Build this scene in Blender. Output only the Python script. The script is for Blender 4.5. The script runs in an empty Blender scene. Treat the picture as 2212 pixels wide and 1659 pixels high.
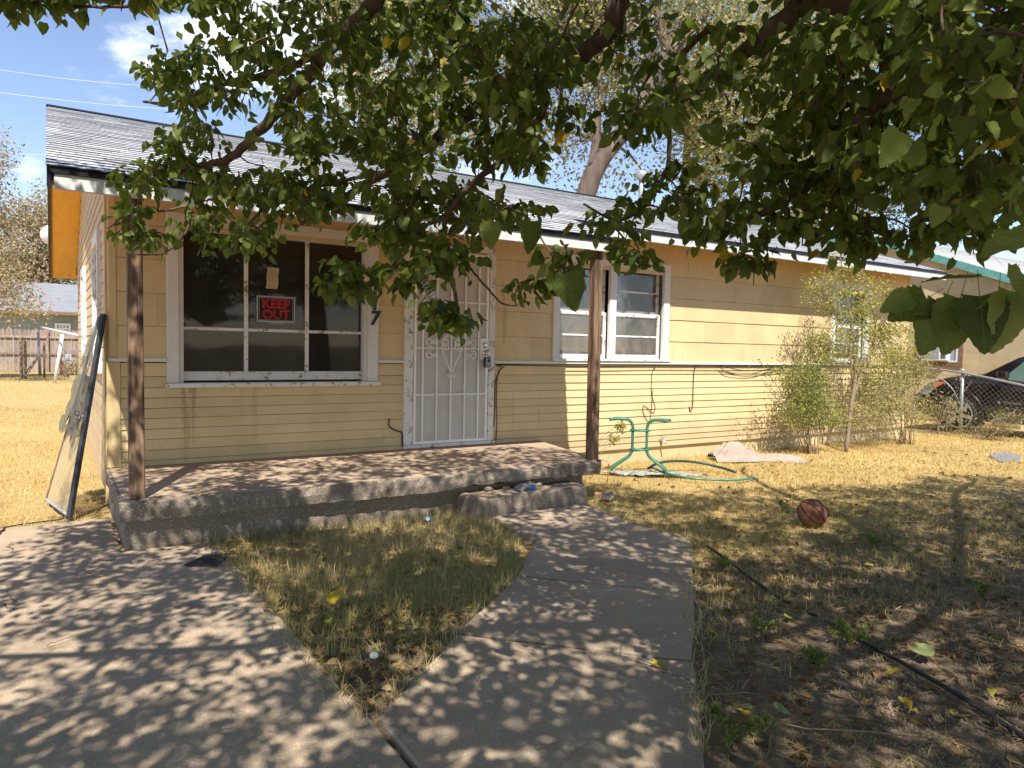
import bpy, math, random
import numpy as np
from mathutils import Vector, Matrix
R = math.radians
SC = bpy.context.scene
COL = SC.collection
random.seed(7)
RNG = np.random.default_rng(11)

# ------------------------------------------------------------------ camera
CAMZ = 1.41
F = 1554.0                                   # focal length for a 2212 x 1659 picture
yaw, pit, rol = R(32.71), R(2.893), R(1.12)
fw = np.array([math.sin(yaw)*math.cos(pit), math.cos(yaw)*math.cos(pit), -math.sin(pit)])
ri = np.array([math.cos(yaw), -math.sin(yaw), 0.0]); up = np.cross(ri, fw)
ri, up = math.cos(rol)*ri+math.sin(rol)*up, -math.sin(rol)*ri+math.cos(rol)*up
EYE = np.array([0.0, 0.0, CAMZ])
cd = bpy.data.cameras.new('camera'); cam = bpy.data.objects.new('camera', cd); COL.objects.link(cam)
cd.sensor_width = 36.0; cd.lens = 36.0*F/2212.0; cd.clip_start = 0.05; cd.clip_end = 2000
cam.matrix_world = Matrix(((ri[0], up[0], -fw[0], EYE[0]), (ri[1], up[1], -fw[1], EYE[1]), (ri[2], up[2], -fw[2], EYE[2]), (0, 0, 0, 1)))
SC.camera = cam

# ------------------------------------------------------------------ sky, sun, exposure
L = np.array([0.45, 1.0, -1.5]); L /= np.linalg.norm(L)          # direction the sunlight travels
SUN_EL = math.asin(-L[2]); SUN_AZ = math.atan2(-L[0], -L[1])     # compass angle of the sun measured from +Y towards +X
W = bpy.data.worlds.new('World'); SC.world = W; W.use_nodes = True
wn, wl = W.node_tree.nodes, W.node_tree.links
wn.clear()
wo = wn.new('ShaderNodeOutputWorld'); bg = wn.new('ShaderNodeBackground'); sky = wn.new('ShaderNodeTexSky')
sky.sky_type = 'NISHITA'; sky.sun_disc = False; sky.sun_elevation = SUN_EL; sky.sun_rotation = SUN_AZ
sky.altitude = 900; sky.air_density = 1.0; sky.dust_density = 0.0; sky.ozone_density = 3.0
bg.inputs['Strength'].default_value = 0.143
tc = wn.new('ShaderNodeTexCoord')
mp = wn.new('ShaderNodeMapping'); mp.inputs['Scale'].default_value = (1, 1, 2.2); mp.inputs['Location'].default_value = (3.1, 0.4, 0.2)
nz = wn.new('ShaderNodeTexNoise'); nz.inputs['Scale'].default_value = 3.2; nz.inputs['Detail'].default_value = 9; nz.inputs['Roughness'].default_value = 0.62
wl.new(tc.outputs['Generated'], mp.inputs['Vector']); wl.new(mp.outputs['Vector'], nz.inputs['Vector'])
def wm(op, a, b, c=None):
    n = wn.new('ShaderNodeMath'); n.operation = op
    for i, s in enumerate((a, b, c)):
        if s is None: continue
        if isinstance(s, (int, float)): n.inputs[i].default_value = s
        else: wl.new(s, n.inputs[i])
    return n.outputs[0]
acc = nz.outputs['Fac']
def ray(u, v):
    d = fw+(u-1106)/F*ri-(v-829.5)/F*up
    return d
for (u, v, rad, amt) in ((640, -10, 0.15, 0.20), (430, 95, 0.085, 0.18), (880, 120, 0.12, 0.10), (62, 368, 0.028, 0.17), (1500, 60, .2, .08)):
    d = ray(u, v); d /= np.linalg.norm(d)
    vd = wn.new('ShaderNodeVectorMath'); vd.operation = 'DISTANCE'
    wl.new(tc.outputs['Generated'], vd.inputs[0]); vd.inputs[1].default_value = tuple(d)
    t = wm('DIVIDE', vd.outputs['Value'], rad); t = wm('MULTIPLY', t, t); t = wm('MULTIPLY', t, -1.0); t = wm('EXPONENT', t, 0)
    acc = wm('ADD', acc, wm('MULTIPLY', t, amt))
mr = wn.new('ShaderNodeMapRange'); mr.inputs['From Min'].default_value = 0.60; mr.inputs['From Max'].default_value = 0.80; mr.interpolation_type = 'SMOOTHSTEP'
wl.new(acc, mr.inputs['Value'])
mx = wn.new('ShaderNodeMix'); mx.data_type = 'RGBA'; mx.inputs['B'].default_value = (7.6, 7.8, 8.1, 1)
sat = wn.new('ShaderNodeMix'); sat.data_type = 'RGBA'; sat.blend_type = 'MULTIPLY'; sat.inputs['Factor'].default_value = 1.0; sat.inputs['B'].default_value = (.95, .83, .79, 1)
wl.new(sky.outputs['Color'], sat.inputs['A'])
wl.new(mr.outputs['Result'], mx.inputs['Factor']); wl.new(sat.outputs['Result'], mx.inputs['A'])
wl.new(mx.outputs['Result'], bg.inputs['Color']); wl.new(bg.outputs['Background'], wo.inputs['Surface'])
sd = bpy.data.lights.new('sun', 'SUN'); sd.energy = 4.7; sd.angle = R(0.53); sd.color = (1.0, 0.95, 0.87)
so = bpy.data.objects.new('sun', sd); COL.objects.link(so)
so.rotation_mode = 'QUATERNION'; so.rotation_quaternion = Vector(L).to_track_quat('-Z', 'Y'); so.location = (-5, -10, 18)
vs = SC.view_settings; vs.view_transform = 'Standard'; vs.look = 'None'; vs.gamma = 1.0; vs.exposure = 0.90; vs.use_curve_mapping = False
SC.cycles.max_bounces = 6; SC.cycles.transparent_max_bounces = 8; SC.cycles.diffuse_bounces = 4; SC.cycles.glossy_bounces = 2; SC.cycles.transmission_bounces = 3

# ------------------------------------------------------------------ picture-to-place helpers
def PY(u, v, y): d = ray(u, v); return EYE+d*(y/d[1])
def PX(u, v, x): d = ray(u, v); return EYE+d*(x/d[0])
def PZ(u, v, z): d = ray(u, v); return EYE+d*((z-CAMZ)/d[2])
def AT(u, v, t): return EYE+ray(u, v)*t       # t metres along the view axis
def PROJ(P):
    q = np.asarray(P, float)-EYE; w = q@fw
    return 1106+F*(q@ri)/w, 829.5-F*(q@up)/w, w

# ------------------------------------------------------------------ mesh helpers
class MB:
    def __init__(s): s.v = []; s.f = []
    def add(s, vs, fs):
        b = len(s.v); s.v += [tuple(map(float, p)) for p in vs]; s.f += [tuple(b+i for i in f) for f in fs]; return s
    def box(s, a, b):
        x0, y0, z0 = a; x1, y1, z1 = b
        return s.add([(x0, y0, z0), (x1, y0, z0), (x1, y1, z0), (x0, y1, z0), (x0, y0, z1), (x1, y0, z1), (x1, y1, z1), (x0, y1, z1)],
                     [(0, 3, 2, 1), (4, 5, 6, 7), (0, 1, 5, 4), (1, 2, 6, 5), (2, 3, 7, 6), (3, 0, 4, 7)])
    def bev(s, a, b, r=.006):            # box with chamfered edges
        x0, y0, z0 = a; x1, y1, z1 = b; v = []; 
        for z, i in ((z0, r), (z0+r, 0), (z1-r, 0), (z1, r)):
            X0, X1, Y0, Y1 = x0+i, x1-i, y0+i, y1-i; q = r if i == 0 else 0
            v += [(X0+q, Y0, z), (X1-q, Y0, z), (X1, Y0+q, z), (X1, Y1-q, z), (X1-q, Y1, z), (X0+q, Y1, z), (X0, Y1-q, z), (X0, Y0+q, z)]
        f = [tuple(range(7, -1, -1)), tuple(range(24, 32))]
        for k in range(3):
            for i in range(8): f.append((k*8+i, k*8+(i+1) % 8, k*8+8+(i+1) % 8, k*8+8+i))
        return s.add(v, f)
    def obox(s, c, ax, ay, az):          # box from centre and three half-axis vectors
        c, ax, ay, az = map(np.asarray, (c, ax, ay, az)); v = []
        for k in (-1, 1):
            for i, j in ((-1, -1), (1, -1), (1, 1), (-1, 1)): v.append(c+i*ax+j*ay+k*az)
        return s.add(v, [(0, 3, 2, 1), (4, 5, 6, 7), (0, 1, 5, 4), (1, 2, 6, 5), (2, 3, 7, 6), (3, 0, 4, 7)])
    def prism(s, poly, z0, z1):
        n = len(poly); v = [(x, y, z0) for x, y in poly]+[(x, y, z1) for x, y in poly]
        return s.add(v, [tuple(range(n-1, -1, -1)), tuple(range(n, 2*n))]+[(i, (i+1) % n, n+(i+1) % n, n+i) for i in range(n)])
    def tube(s, pts, rad, n=8, cap=True):
        pts = [np.asarray(p, float) for p in pts]
        if not hasattr(rad, '__len__'): rad = [rad]*len(pts)
        v = []; ref = None
        for i, p in enumerate(pts):
            t = pts[min(i+1, len(pts)-1)]-pts[max(i-1, 0)]; t = t/(np.linalg.norm(t)+1e-9)
            if ref is None: ref = np.array([0, 0, 1.0]) if abs(t[2]) < .9 else np.array([1.0, 0, 0])
            a = np.cross(t, ref); a /= np.linalg.norm(a)+1e-9; b = np.cross(a, t); ref = b
            for k in range(n):
                q = 2*math.pi*k/n; v.append(p+rad[i]*(math.cos(q)*a+math.sin(q)*b))
        f = [(i*n+k, i*n+(k+1) % n, i*n+n+(k+1) % n, i*n+n+k) for i in range(len(pts)-1) for k in range(n)]
        if cap: f += [tuple(range(n-1, -1, -1)), tuple(range((len(pts)-1)*n, len(pts)*n))]
        return s.add(v, f)
    def lathe(s, c, prof, n=24, ax=(0, 0, 1)):    # profile of (radius, height) about an axis
        ax = np.asarray(ax, float); ax /= np.linalg.norm(ax); a = np.cross(ax, (1, 0, 0) if abs(ax[0]) < .9 else (0, 1, 0)); a /= np.linalg.norm(a); b = np.cross(ax, a); c = np.asarray(c, float)
        v = [c+ax*h+r*(math.cos(2*math.pi*k/n)*a+math.sin(2*math.pi*k/n)*b) for r, h in prof for k in range(n)]
        f = [(i*n+k, i*n+(k+1) % n, i*n+n+(k+1) % n, i*n+n+k) for i in range(len(prof)-1) for k in range(n)]
        f += [tuple(range(n-1, -1, -1)), tuple(range((len(prof)-1)*n, len(prof)*n))]
        return s.add(v, f)
    def build(s, name, m, parent=None, smooth=False, **kw):
        me = bpy.data.meshes.new(name); me.from_pydata(s.v, [], s.f); me.validate(); 
        return link(name, me, m, parent, smooth, **kw)
def link(name, me, m, parent=None, smooth=False, loc=None, rot=None, label=None, cat=None, group=None, kind=None):
    if m is not None and not me.materials: me.materials.append(m)
    if smooth: me.polygons.foreach_set('use_smooth', [True]*len(me.polygons))
    o = bpy.data.objects.new(name, me); COL.objects.link(o)
    if loc is not None: o.location = loc
    if rot is not None: o.rotation_euler = rot
    if parent is not None: setpar(o, parent)
    return tag(o, label, cat, group, kind)
def setpar(o, p):
    o.parent = p; r = p
    m = Matrix.Translation(r.location) if r.type == 'EMPTY' else None
    if r.type == 'EMPTY': o.matrix_parent_inverse = m.inverted()
def tag(o, label=None, cat=None, group=None, kind=None):
    if label: o['label'] = label
    if cat: o['category'] = cat
    if group: o['group'] = group
    if kind: o['kind'] = kind
    return o
def thing(name, loc, label, cat, group=None):
    o = bpy.data.objects.new(name, None); COL.objects.link(o); o.location = loc; o.empty_display_size = .1
    return tag(o, label, cat, group)
def npmesh(name, V, Fq, tint=None):               # numpy mesh: V (n,3), Fq (m,k) with k = 3 or 4 (or a list of such arrays)
    me = bpy.data.meshes.new(name); V = np.asarray(V, np.float32)
    if not isinstance(Fq, list): Fq = [Fq]
    me.vertices.add(len(V)); me.vertices.foreach_set('co', V.ravel())
    nl = sum(f.size for f in Fq); npol = sum(len(f) for f in Fq)
    me.loops.add(nl); me.loops.foreach_set('vertex_index', np.concatenate([f.ravel() for f in Fq]).astype(np.int32))
    me.polygons.add(npol); st = np.concatenate([np.full(len(f), f.shape[1]) for f in Fq]); start = np.concatenate([[0], np.cumsum(st)[:-1]])
    me.polygons.foreach_set('loop_start', start.astype(np.int32))
    me.update(calc_edges=True)
    if tint is not None:
        a = me.attributes.new('tint', 'FLOAT', 'POINT'); a.data.foreach_set('value', np.asarray(tint, np.float32))
    return me
def smoothpath(P, n=6):                           # Catmull-Rom through points
    P = [np.asarray(p, float) for p in P]; Q = [2*P[0]-P[1]]+P+[2*P[-1]-P[-2]]; out = []
    for i in range(1, len(Q)-2):
        a, b, c, d = Q[i-1:i+3]
        for k in range(n):
            t = k/n; out.append(.5*((2*b)+(c-a)*t+(2*a-5*b+4*c-d)*t*t+(3*b-a-3*c+d)*t**3))
    return out+[P[-1]]

# ------------------------------------------------------------------ materials
class NT:
    def __init__(s, name):
        s.m = bpy.data.materials.new(name); s.m.use_nodes = True; s.t = s.m.node_tree; s.t.nodes.clear()
        s.out = s.t.nodes.new('ShaderNodeOutputMaterial'); s.pos = s.n('ShaderNodeNewGeometry').outputs['Position']
    def n(s, typ, **kw):
        q = s.t.nodes.new(typ)
        for k, v in kw.items():
            if k.startswith('_'): setattr(q, k[1:], v)
            else: s.set(q.inputs[k.replace('__', ' ')], v)
        return q
    def set(s, sock, v):
        if isinstance(v, bpy.types.NodeSocket): s.t.links.new(v, sock)
        else: sock.default_value = v
    def noise(s, scale, detail=4, rough=.55, stretch=(1, 1, 1), vec=None, loc=(0, 0, 0)):
        mp = s.n('ShaderNodeMapping'); s.set(mp.inputs['Vector'], vec or s.pos); mp.inputs['Scale'].default_value = stretch; mp.inputs['Location'].default_value = loc
        return s.n('ShaderNodeTexNoise', Vector=mp.outputs['Vector'], Scale=scale, Detail=detail, Roughness=rough).outputs['Fac']
    def math(s, op, a, b=0.0, c=0.0):
        q = s.n('ShaderNodeMath', _operation=op); s.set(q.inputs[0], a); s.set(q.inputs[1], b); s.set(q.inputs[2], c); return q.outputs[0]
    def rng(s, v, a, b, c=0.0, d=1.0, smooth=True):
        q = s.n('ShaderNodeMapRange', _interpolation_type='SMOOTHSTEP' if smooth else 'LINEAR'); s.set(q.inputs['Value'], v)
        for k, x in zip(('From Min', 'From Max', 'To Min', 'To Max'), (a, b, c, d)): q.inputs[k].default_value = x
        return q.outputs['Result']
    def mix(s, fac, a, b, mode='MIX'):
        q = s.n('ShaderNodeMix', _data_type='RGBA', _blend_type=mode); s.set(q.inputs['Factor'], fac)
        for k, x in (('A', a), ('B', b)): s.set(q.inputs[k], x if isinstance(x, bpy.types.NodeSocket) else (*x, 1.0))
        return q.outputs['Result']
    def scale(s, col, f):                          # multiply a colour by a number
        q = s.n('ShaderNodeVectorMath', _operation='SCALE'); s.set(q.inputs[0], col); s.set(q.inputs['Scale'], f); return q.outputs['Vector']
    def objrand(s, amt):
        return s.rng(s.n('ShaderNodeObjectInfo').outputs['Random'], 0, 1, 1-amt, 1+amt, False)
    def ramp(s, v, stops):
        q = s.n('ShaderNodeValToRGB'); s.set(q.inputs['Fac'], v); e = q.color_ramp.elements
        while len(e) < len(stops): e.new(.5)
        for k, (p, c) in zip(e, stops): k.position = p; k.color = (*c, 1)
        return q.outputs['Color']
    def bsdf(s, col, rough=.8, bump=None, bs=.3, bd=.02, spec=.3, metal=0.0, **kw):
        p = s.n('ShaderNodeBsdfPrincipled'); s.set(p.inputs['Base Color'], col if isinstance(col, bpy.types.NodeSocket) else (*col, 1)); s.set(p.inputs['Roughness'], rough)
        p.inputs['Specular IOR Level'].default_value = spec; p.inputs['Metallic'].default_value = metal
        if bump is not None:
            b = s.n('ShaderNodeBump', Height=bump, Strength=bs, Distance=bd); s.t.links.new(b.outputs['Normal'], p.inputs['Normal'])
        return p
    def done(s, sh):
        s.t.links.new(sh if isinstance(sh, bpy.types.NodeSocket) else sh.outputs[0], s.out.inputs['Surface']); return s.m
def simple(name, col, rough=.7, var=.25, sc=6, bump=.0, bsc=80, stretch=(1, 1, 1), rnd=.06, spec=.3, metal=0.0, dirt=None, dsc=3, dlo=.55, dhi=.75, det=5):
    t = NT(name); c = t.n('ShaderNodeRGB').outputs[0]; c.default_value = (*col, 1)
    k = t.math('MULTIPLY', t.rng(t.noise(sc, det, .6, stretch), .25, .75, 1-var, 1+var, False), t.objrand(rnd)); c = t.scale(c, k)
    if dirt: c = t.mix(t.rng(t.noise(dsc, 6, .65, stretch, loc=(5, 3, 1)), dlo, dhi), c, dirt)
    return t.done(t.bsdf(c, rough, t.noise(bsc, 5, .6, stretch) if bump else None, bump, .01, spec, metal))
MT = {}
# painted cladding: yellow paint with weathering, grain
def paint_yellow(name, col, stretch, rnd=.07, drips=True, spill=False):
    t = NT(name); c = t.n('ShaderNodeRGB').outputs[0]; c.default_value = (*col, 1)
    k = t.math('MULTIPLY', t.rng(t.noise(2.3, 6, .6), .3, .7, .90, 1.08, False), t.objrand(rnd)); c = t.scale(c, k)
    fine = t.noise(26, 6, .65, stretch); c = t.scale(c, t.rng(fine, .3, .7, .94, 1.05, False))
    c = t.mix(t.math('MULTIPLY', t.rng(t.noise(7, 8, .72, (1, 1, .8), loc=(9, 2, 4)), .62, .80), .6), c, (.36, .25, .13))      # stains
    if drips:
        d = t.noise(9, 3, .5, (1, 1, .10), loc=(1, 0, 7)); c = t.mix(t.math('MULTIPLY', t.rng(d, .62, .74), .42), c, (.33, .22, .10))
    sx = t.n('ShaderNodeSeparateXYZ', Vector=t.pos)
    if spill:                                     # brown runs of old spilled liquid below the big window, and splashed soil along the ground
        w1 = t.math('MULTIPLY', t.rng(sx.outputs[0], .45, .75), t.math('MULTIPLY', t.rng(sx.outputs[0], 1.15, 1.9, 1, 0), t.rng(sx.outputs[2], .25, 1.15, .35, 1)))
        st = t.rng(t.noise(19, 2, .5, (1, 1, .035), loc=(4, 0, 1)), .585, .64); bl = t.rng(t.noise(8, 6, .7, (1, 1, 1.6), loc=(2, 2, 2)), .60, .70)
        c = t.mix(t.math('MULTIPLY', t.math('MULTIPLY', t.math('MAXIMUM', st, bl), w1), .55), c, (.27, .17, .075))
        sp = t.math('MULTIPLY', t.rng(t.math('ADD', sx.outputs[2], t.math('MULTIPLY', t.noise(6, 6, .7), .5)), .45, .80, 1, 0), .55); c = t.mix(sp, c, (.40, .28, .16))
    c = t.mix(t.rng(t.noise(17, 7, .7, loc=(2, 8, 3)), .74, .78), c, (.66, .56, .42))                                             # chips
    return t.done(t.bsdf(c, .62, fine, .35, .004, .3))
MT['panel'] = paint_yellow('panel_paint', (.615, .475, .258), (6, 6, .5))
MT['board'] = paint_yellow('board_paint', (.62, .485, .265), (.5, 6, 8), .08, True, True)
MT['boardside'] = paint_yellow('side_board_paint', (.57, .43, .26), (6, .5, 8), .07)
MT['trimyellow'] = paint_yellow('yellow_trim_paint', (.60, .46, .24), (6, 6, .6))
MT['soffit'] = simple('soffit_orange_paint', (.74, .40, .075), .6, .12, 3, .2, 40, (4, .6, 4), .03, dirt=(.4, .18, .03), dsc=5, dlo=.66, dhi=.8)
def white_paint(name, peel=.62, col=(.74, .72, .68), wood=(.30, .21, .15)):
    t = NT(name); a = t.noise(11, 8, .75, (1, 1, 1)); b = t.noise(38, 5, .7)
    msk = t.math('ADD', t.math('MULTIPLY', a, .72), t.math('MULTIPLY', b, .28))
    c = t.scale(t.mix(t.noise(5, 4), col, tuple(x*.84 for x in col)), t.objrand(.05)); c = t.mix(t.rng(msk, peel, peel+.035), c, wood)
    c = t.mix(t.math('MULTIPLY', t.rng(t.noise(3, 6, .7, loc=(4, 4, 4)), .55, .8), .35), c, (.42, .35, .27))
    return t.done(t.bsdf(c, .55, t.math('SUBTRACT', 1.0, t.rng(msk, peel-.01, peel+.04)), .5, .003, .35))
MT['white'] = white_paint('white_trim_paint', .63); MT['whitepeel'] = white_paint('peeling_white_paint', .545, (.78, .76, .73)); MT['fascia'] = white_paint('fascia_paint', .645, (.66, .66, .64))
MT['doorwhite'] = simple('security_door_enamel', (.84, .83, .80), .4, .08, 8, .05, 60, spec=.4, dirt=(.45, .38, .3), dsc=9, dlo=.7, dhi=.85)
MT['drip'] = simple('black_drip_edge', (.012, .013, .018), .45, .3, 4)
MT['dark'] = simple('dark_gap', (.015, .012, .010), .9, .2, 4)
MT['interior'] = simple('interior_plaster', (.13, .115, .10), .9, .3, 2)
MT['iron'] = simple('wire_black', (.02, .018, .016), .5, .3, 20)
def wood(name, col, dark, stretch, rnd=.12, sc=5, bump=.5):
    t = NT(name); g = t.noise(sc, 7, .65, stretch); g2 = t.noise(sc*5, 4, .6, stretch, loc=(3, 1, 2))
    c = t.scale(t.mix(t.rng(g, .32, .68), dark, col), t.objrand(rnd)); c = t.scale(c, t.rng(g2, .3, .7, .72, 1.18, False))
    return t.done(t.bsdf(c, .85, t.math('ADD', g, t.math('MULTIPLY', g2, .5)), bump, .006, .2))
MT['post'] = wood('weathered_post_wood', (.31, .195, .12), (.062, .040, .029), (5, 5, .35), .05, 4.5)
MT['fencewood'] = wood('grey_fence_wood', (.40, .31, .25), (.20, .145, .115), (8, 8, .6), .22)
MT['oldwood'] = wood('raw_brown_wood', (.30, .19, .12), (.13, .08, .05), (4, .6, 4), .1)
def concrete(name, a, b, agg=.5, bump=.25, sc=1.0, crack=False):
    t = NT(name); c = t.mix(t.rng(t.noise(1.6*sc, 7, .62), .32, .68), a, b)
    s1 = t.noise(150*sc, 3, .7); s2 = t.n('ShaderNodeTexVoronoi', Vector=t.pos, Scale=190*sc).outputs['Color']
    sep = t.n('ShaderNodeSeparateColor', Color=s2).outputs[0]
    c = t.scale(c, t.rng(s1, .25, .75, 1-.5*agg, 1+.5*agg, False)); c = t.mix(t.math('MULTIPLY', t.rng(sep, .90, .95), agg), c, (.62, .55, .47))
    c = t.mix(t.math('MULTIPLY', t.rng(t.noise(3.3*sc, 8, .7, loc=(7, 1, 2)), .56, .76), .55), c, tuple(x*.45 for x in b))
    c = t.mix(t.math('MULTIPLY', t.rng(t.noise(130*sc, 2, .5, loc=(2, 2, 2)), .66, .72), agg), c, (.10, .08, .065))
    h = t.math('ADD', s1, t.math('MULTIPLY', t.noise(22*sc, 4, .6), .8))
    if crack:
        wv = t.n('ShaderNodeVectorMath', _operation='ADD'); t.set(wv.inputs[0], t.pos); t.set(wv.inputs[1], t.scale(t.n('ShaderNodeTexNoise', Vector=t.pos, Scale=2.2, Detail=6.0).outputs['Color'], .55))
        vd = t.n('ShaderNodeTexVoronoi', _feature='DISTANCE_TO_EDGE', Vector=wv.outputs[0], Scale=.42).outputs['Distance']; cr = t.math('MULTIPLY', t.rng(vd, .0008, .0035, 1, 0), t.rng(t.noise(.8, 3), .46, .58)); c = t.mix(t.math('MULTIPLY', cr, .85), c, (.05, .04, .032)); h = t.math('SUBTRACT', h, t.math('MULTIPLY', cr, 2.0))
        c = t.mix(t.math('MULTIPLY', t.rng(t.noise(.7, 6, .7, loc=(3, 9, 0)), .52, .72), .45), c, (.17, .13, .10))
    return t.done(t.bsdf(c, .93, h, bump, .006, .15))
MT['pave'] = concrete('driveway_concrete', (.41, .312, .215), (.345, .26, .178), .42, .25, 1.0, True)
MT['porch'] = concrete('porch_top_concrete', (.42, .315, .215), (.36, .265, .18), .3, .2)
MT['agg'] = concrete('exposed_aggregate', (.27, .22, .17), (.20, .16, .125), .55, .8, .8)
MT['foundation'] = concrete('painted_foundation', (.60, .47, .26), (.50, .39, .22), .25, .35, .7)
def shingle(name, a, b):
    t = NT(name); c = t.mix(t.rng(t.noise(5, 6, .6, (.3, 1.5, 1.5)), .3, .7), a, b)
    c = t.scale(c, t.rng(t.noise(150, 3, .7), .25, .75, .72, 1.28, False))
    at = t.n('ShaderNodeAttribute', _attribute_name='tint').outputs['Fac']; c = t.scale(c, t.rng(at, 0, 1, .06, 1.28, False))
    return t.done(t.bsdf(c, .9, t.noise(160, 3, .7), .6, .004, .2))
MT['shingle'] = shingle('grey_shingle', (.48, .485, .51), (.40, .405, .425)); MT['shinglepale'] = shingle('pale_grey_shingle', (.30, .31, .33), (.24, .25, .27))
MT['shinglewhite'] = shingle('white_roofing', (.80, .80, .79), (.72, .72, .70))
def glass(name, refl=.10, tintc=(.9, .9, .9), dust=.05, dcol=(.5, .45, .4)):
    t = NT(name); tr = t.n('ShaderNodeBsdfTransparent'); tr.inputs[0].default_value = (*tintc, 1); gl = t.n('ShaderNodeBsdfGlossy', Roughness=.03)
    b = t.n('ShaderNodeBump', Height=t.noise(2.5, 2, .5), Strength=.05, Distance=.02); t.t.links.new(b.outputs['Normal'], gl.inputs['Normal'])
    fr = t.n('ShaderNodeFresnel', IOR=1.5).outputs[0]
    m1 = t.n('ShaderNodeMixShader', Fac=t.math('MULTIPLY', fr, refl*16)); t.t.links.new(tr.outputs[0], m1.inputs[1]); t.t.links.new(gl.outputs[0], m1.inputs[2])
    df = t.n('ShaderNodeBsdfDiffuse'); df.inputs['Color'].default_value = (*dcol, 1)
    m2 = t.n('ShaderNodeMixShader', Fac=t.rng(t.noise(6, 7, .75), .35, .8, dust*.35, dust*2.2, False)); t.t.links.new(m1.outputs[0], m2.inputs[1]); t.t.links.new(df.outputs[0], m2.inputs[2])
    return t.done(m2)
MT['glass'] = glass('window_glass', .03, (.8, .78, .75), .035); MT['glassdusty'] = glass('dusty_window_glass', .10, (.8, .8, .8), .16)
MT['carglass'] = glass('car_glass', .10, (.45, .6, .55), .04)
MT['metal'] = simple('galvanised_metal', (.42, .42, .42), .45, .15, 10, .1, 60, metal=.6, dirt=(.25, .2, .16), dlo=.62, dhi=.8)
MT['chrome'] = simple('brushed_nickel', (.62, .60, .57), .22, .08, 10, metal=.9)
MT['greentube'] = simple('green_enamel_tube', (.03, .15, .098), .38, .18, 9, .05, 60, spec=.5, dirt=(.20, .33, .25), dsc=8, dlo=.58, dhi=.72)
MT['hose'] = simple('green_hose', (.018, .055, .042), .5, .25, 12, spec=.4)
MT['blackpipe'] = simple('black_poly_pipe', (.022, .022, .026), .5, .35, 9, dirt=(.12, .10, .085), dsc=7, dlo=.5, dhi=.8)
MT['cloth'] = simple('dirty_white_cloth', (.34, .285, .23), .95, .15, 7, .3, 40, dirt=(.36, .28, .21), dsc=5, dlo=.52, dhi=.75)
MT['ball'] = simple('worn_basketball_rubber', (.22, .085, .045), .62, .25, 9, .6, 260, dirt=(.20, .13, .10), dsc=4, dlo=.5, dhi=.75)
MT['ballseam'] = simple('basketball_seam', (.02, .012, .01), .6, .2, 9)
MT['dirtmat'] = simple('dark_slate_mat', (.035, .038, .045), .7, .3, 8)
MT['white_plastic'] = simple('white_plastic', (.74, .75, .76), .45, .06, 8)
MT['grey_plastic'] = simple('grey_plastic', (.30, .31, .32), .5, .1, 8)
MT['black'] = simple('black_plastic', (.012, .012, .013), .4, .2, 10, spec=.5)
MT['carpaint'] = simple('black_car_paint', (.013, .009, .009), .12, .1, 3, spec=.8)
MT['tyre'] = simple('tyre_rubber', (.02, .02, .02), .8, .3, 10)
MT['orange'] = simple('orange_lens', (.75, .14, .03), .25, .1, 5, spec=.6)
MT['teal'] = simple('teal_trim_paint', (.13, .33, .29), .6, .2, 6, dirt=(.5, .45, .38), dsc=6, dlo=.6, dhi=.75)
MT['nbwall'] = paint_yellow('neighbour_cladding', (.56, .44, .25), (6, 6, .5), .04, False)
MT['greywall'] = simple('sage_grey_siding', (.27, .31, .31), .8, .08, 2)
MT['curtain'] = simple('grey_white_curtain', (.42, .42, .43), .9, .25, 4, .5, 6, (1, 1, .35))
MT['paper'] = simple('yellowed_paper', (.60, .47, .27), .9, .12, 30)
MT['cream'] = simple('cream_cardboard', (.62, .55, .38), .9, .12, 9)
MT['red'] = simple('sign_red', (.42, .015, .02), .5, .05, 5); MT['signblack'] = simple('sign_black', (.012, .013, .014), .45, .1, 5); MT['signgrey'] = simple('sign_silver', (.42, .44, .45), .5, .05, 5)
MT['tape'] = glass('clear_tape', .05, (.75, .75, .75), .12, (.5, .5, .5))
MT['screen'] = None
def screen(name, col, op):
    t = NT(name); tr = t.n('ShaderNodeBsdfTransparent'); df = t.bsdf(t.scale(t.mix(t.noise(4, 6, .7), col, tuple(x*.75 for x in col)), 1.0), .8)
    m = t.n('ShaderNodeMixShader', Fac=t.rng(t.noise(5, 6, .7, loc=(3, 3, 3)), .3, .7, op-.08, op+.06, False)); t.t.links.new(tr.outputs[0], m.inputs[1]); t.t.links.new(df.outputs[0], m.inputs[2]); return t.done(m)
MT['screen'] = screen('door_insect_screen', (.70, .67, .62), .88); MT['screenold'] = screen('torn_insect_screen', (.14, .135, .105), .82); MT['screenlow'] = screen('sun_bleached_screen', (.50, .42, .27), .62)
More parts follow.
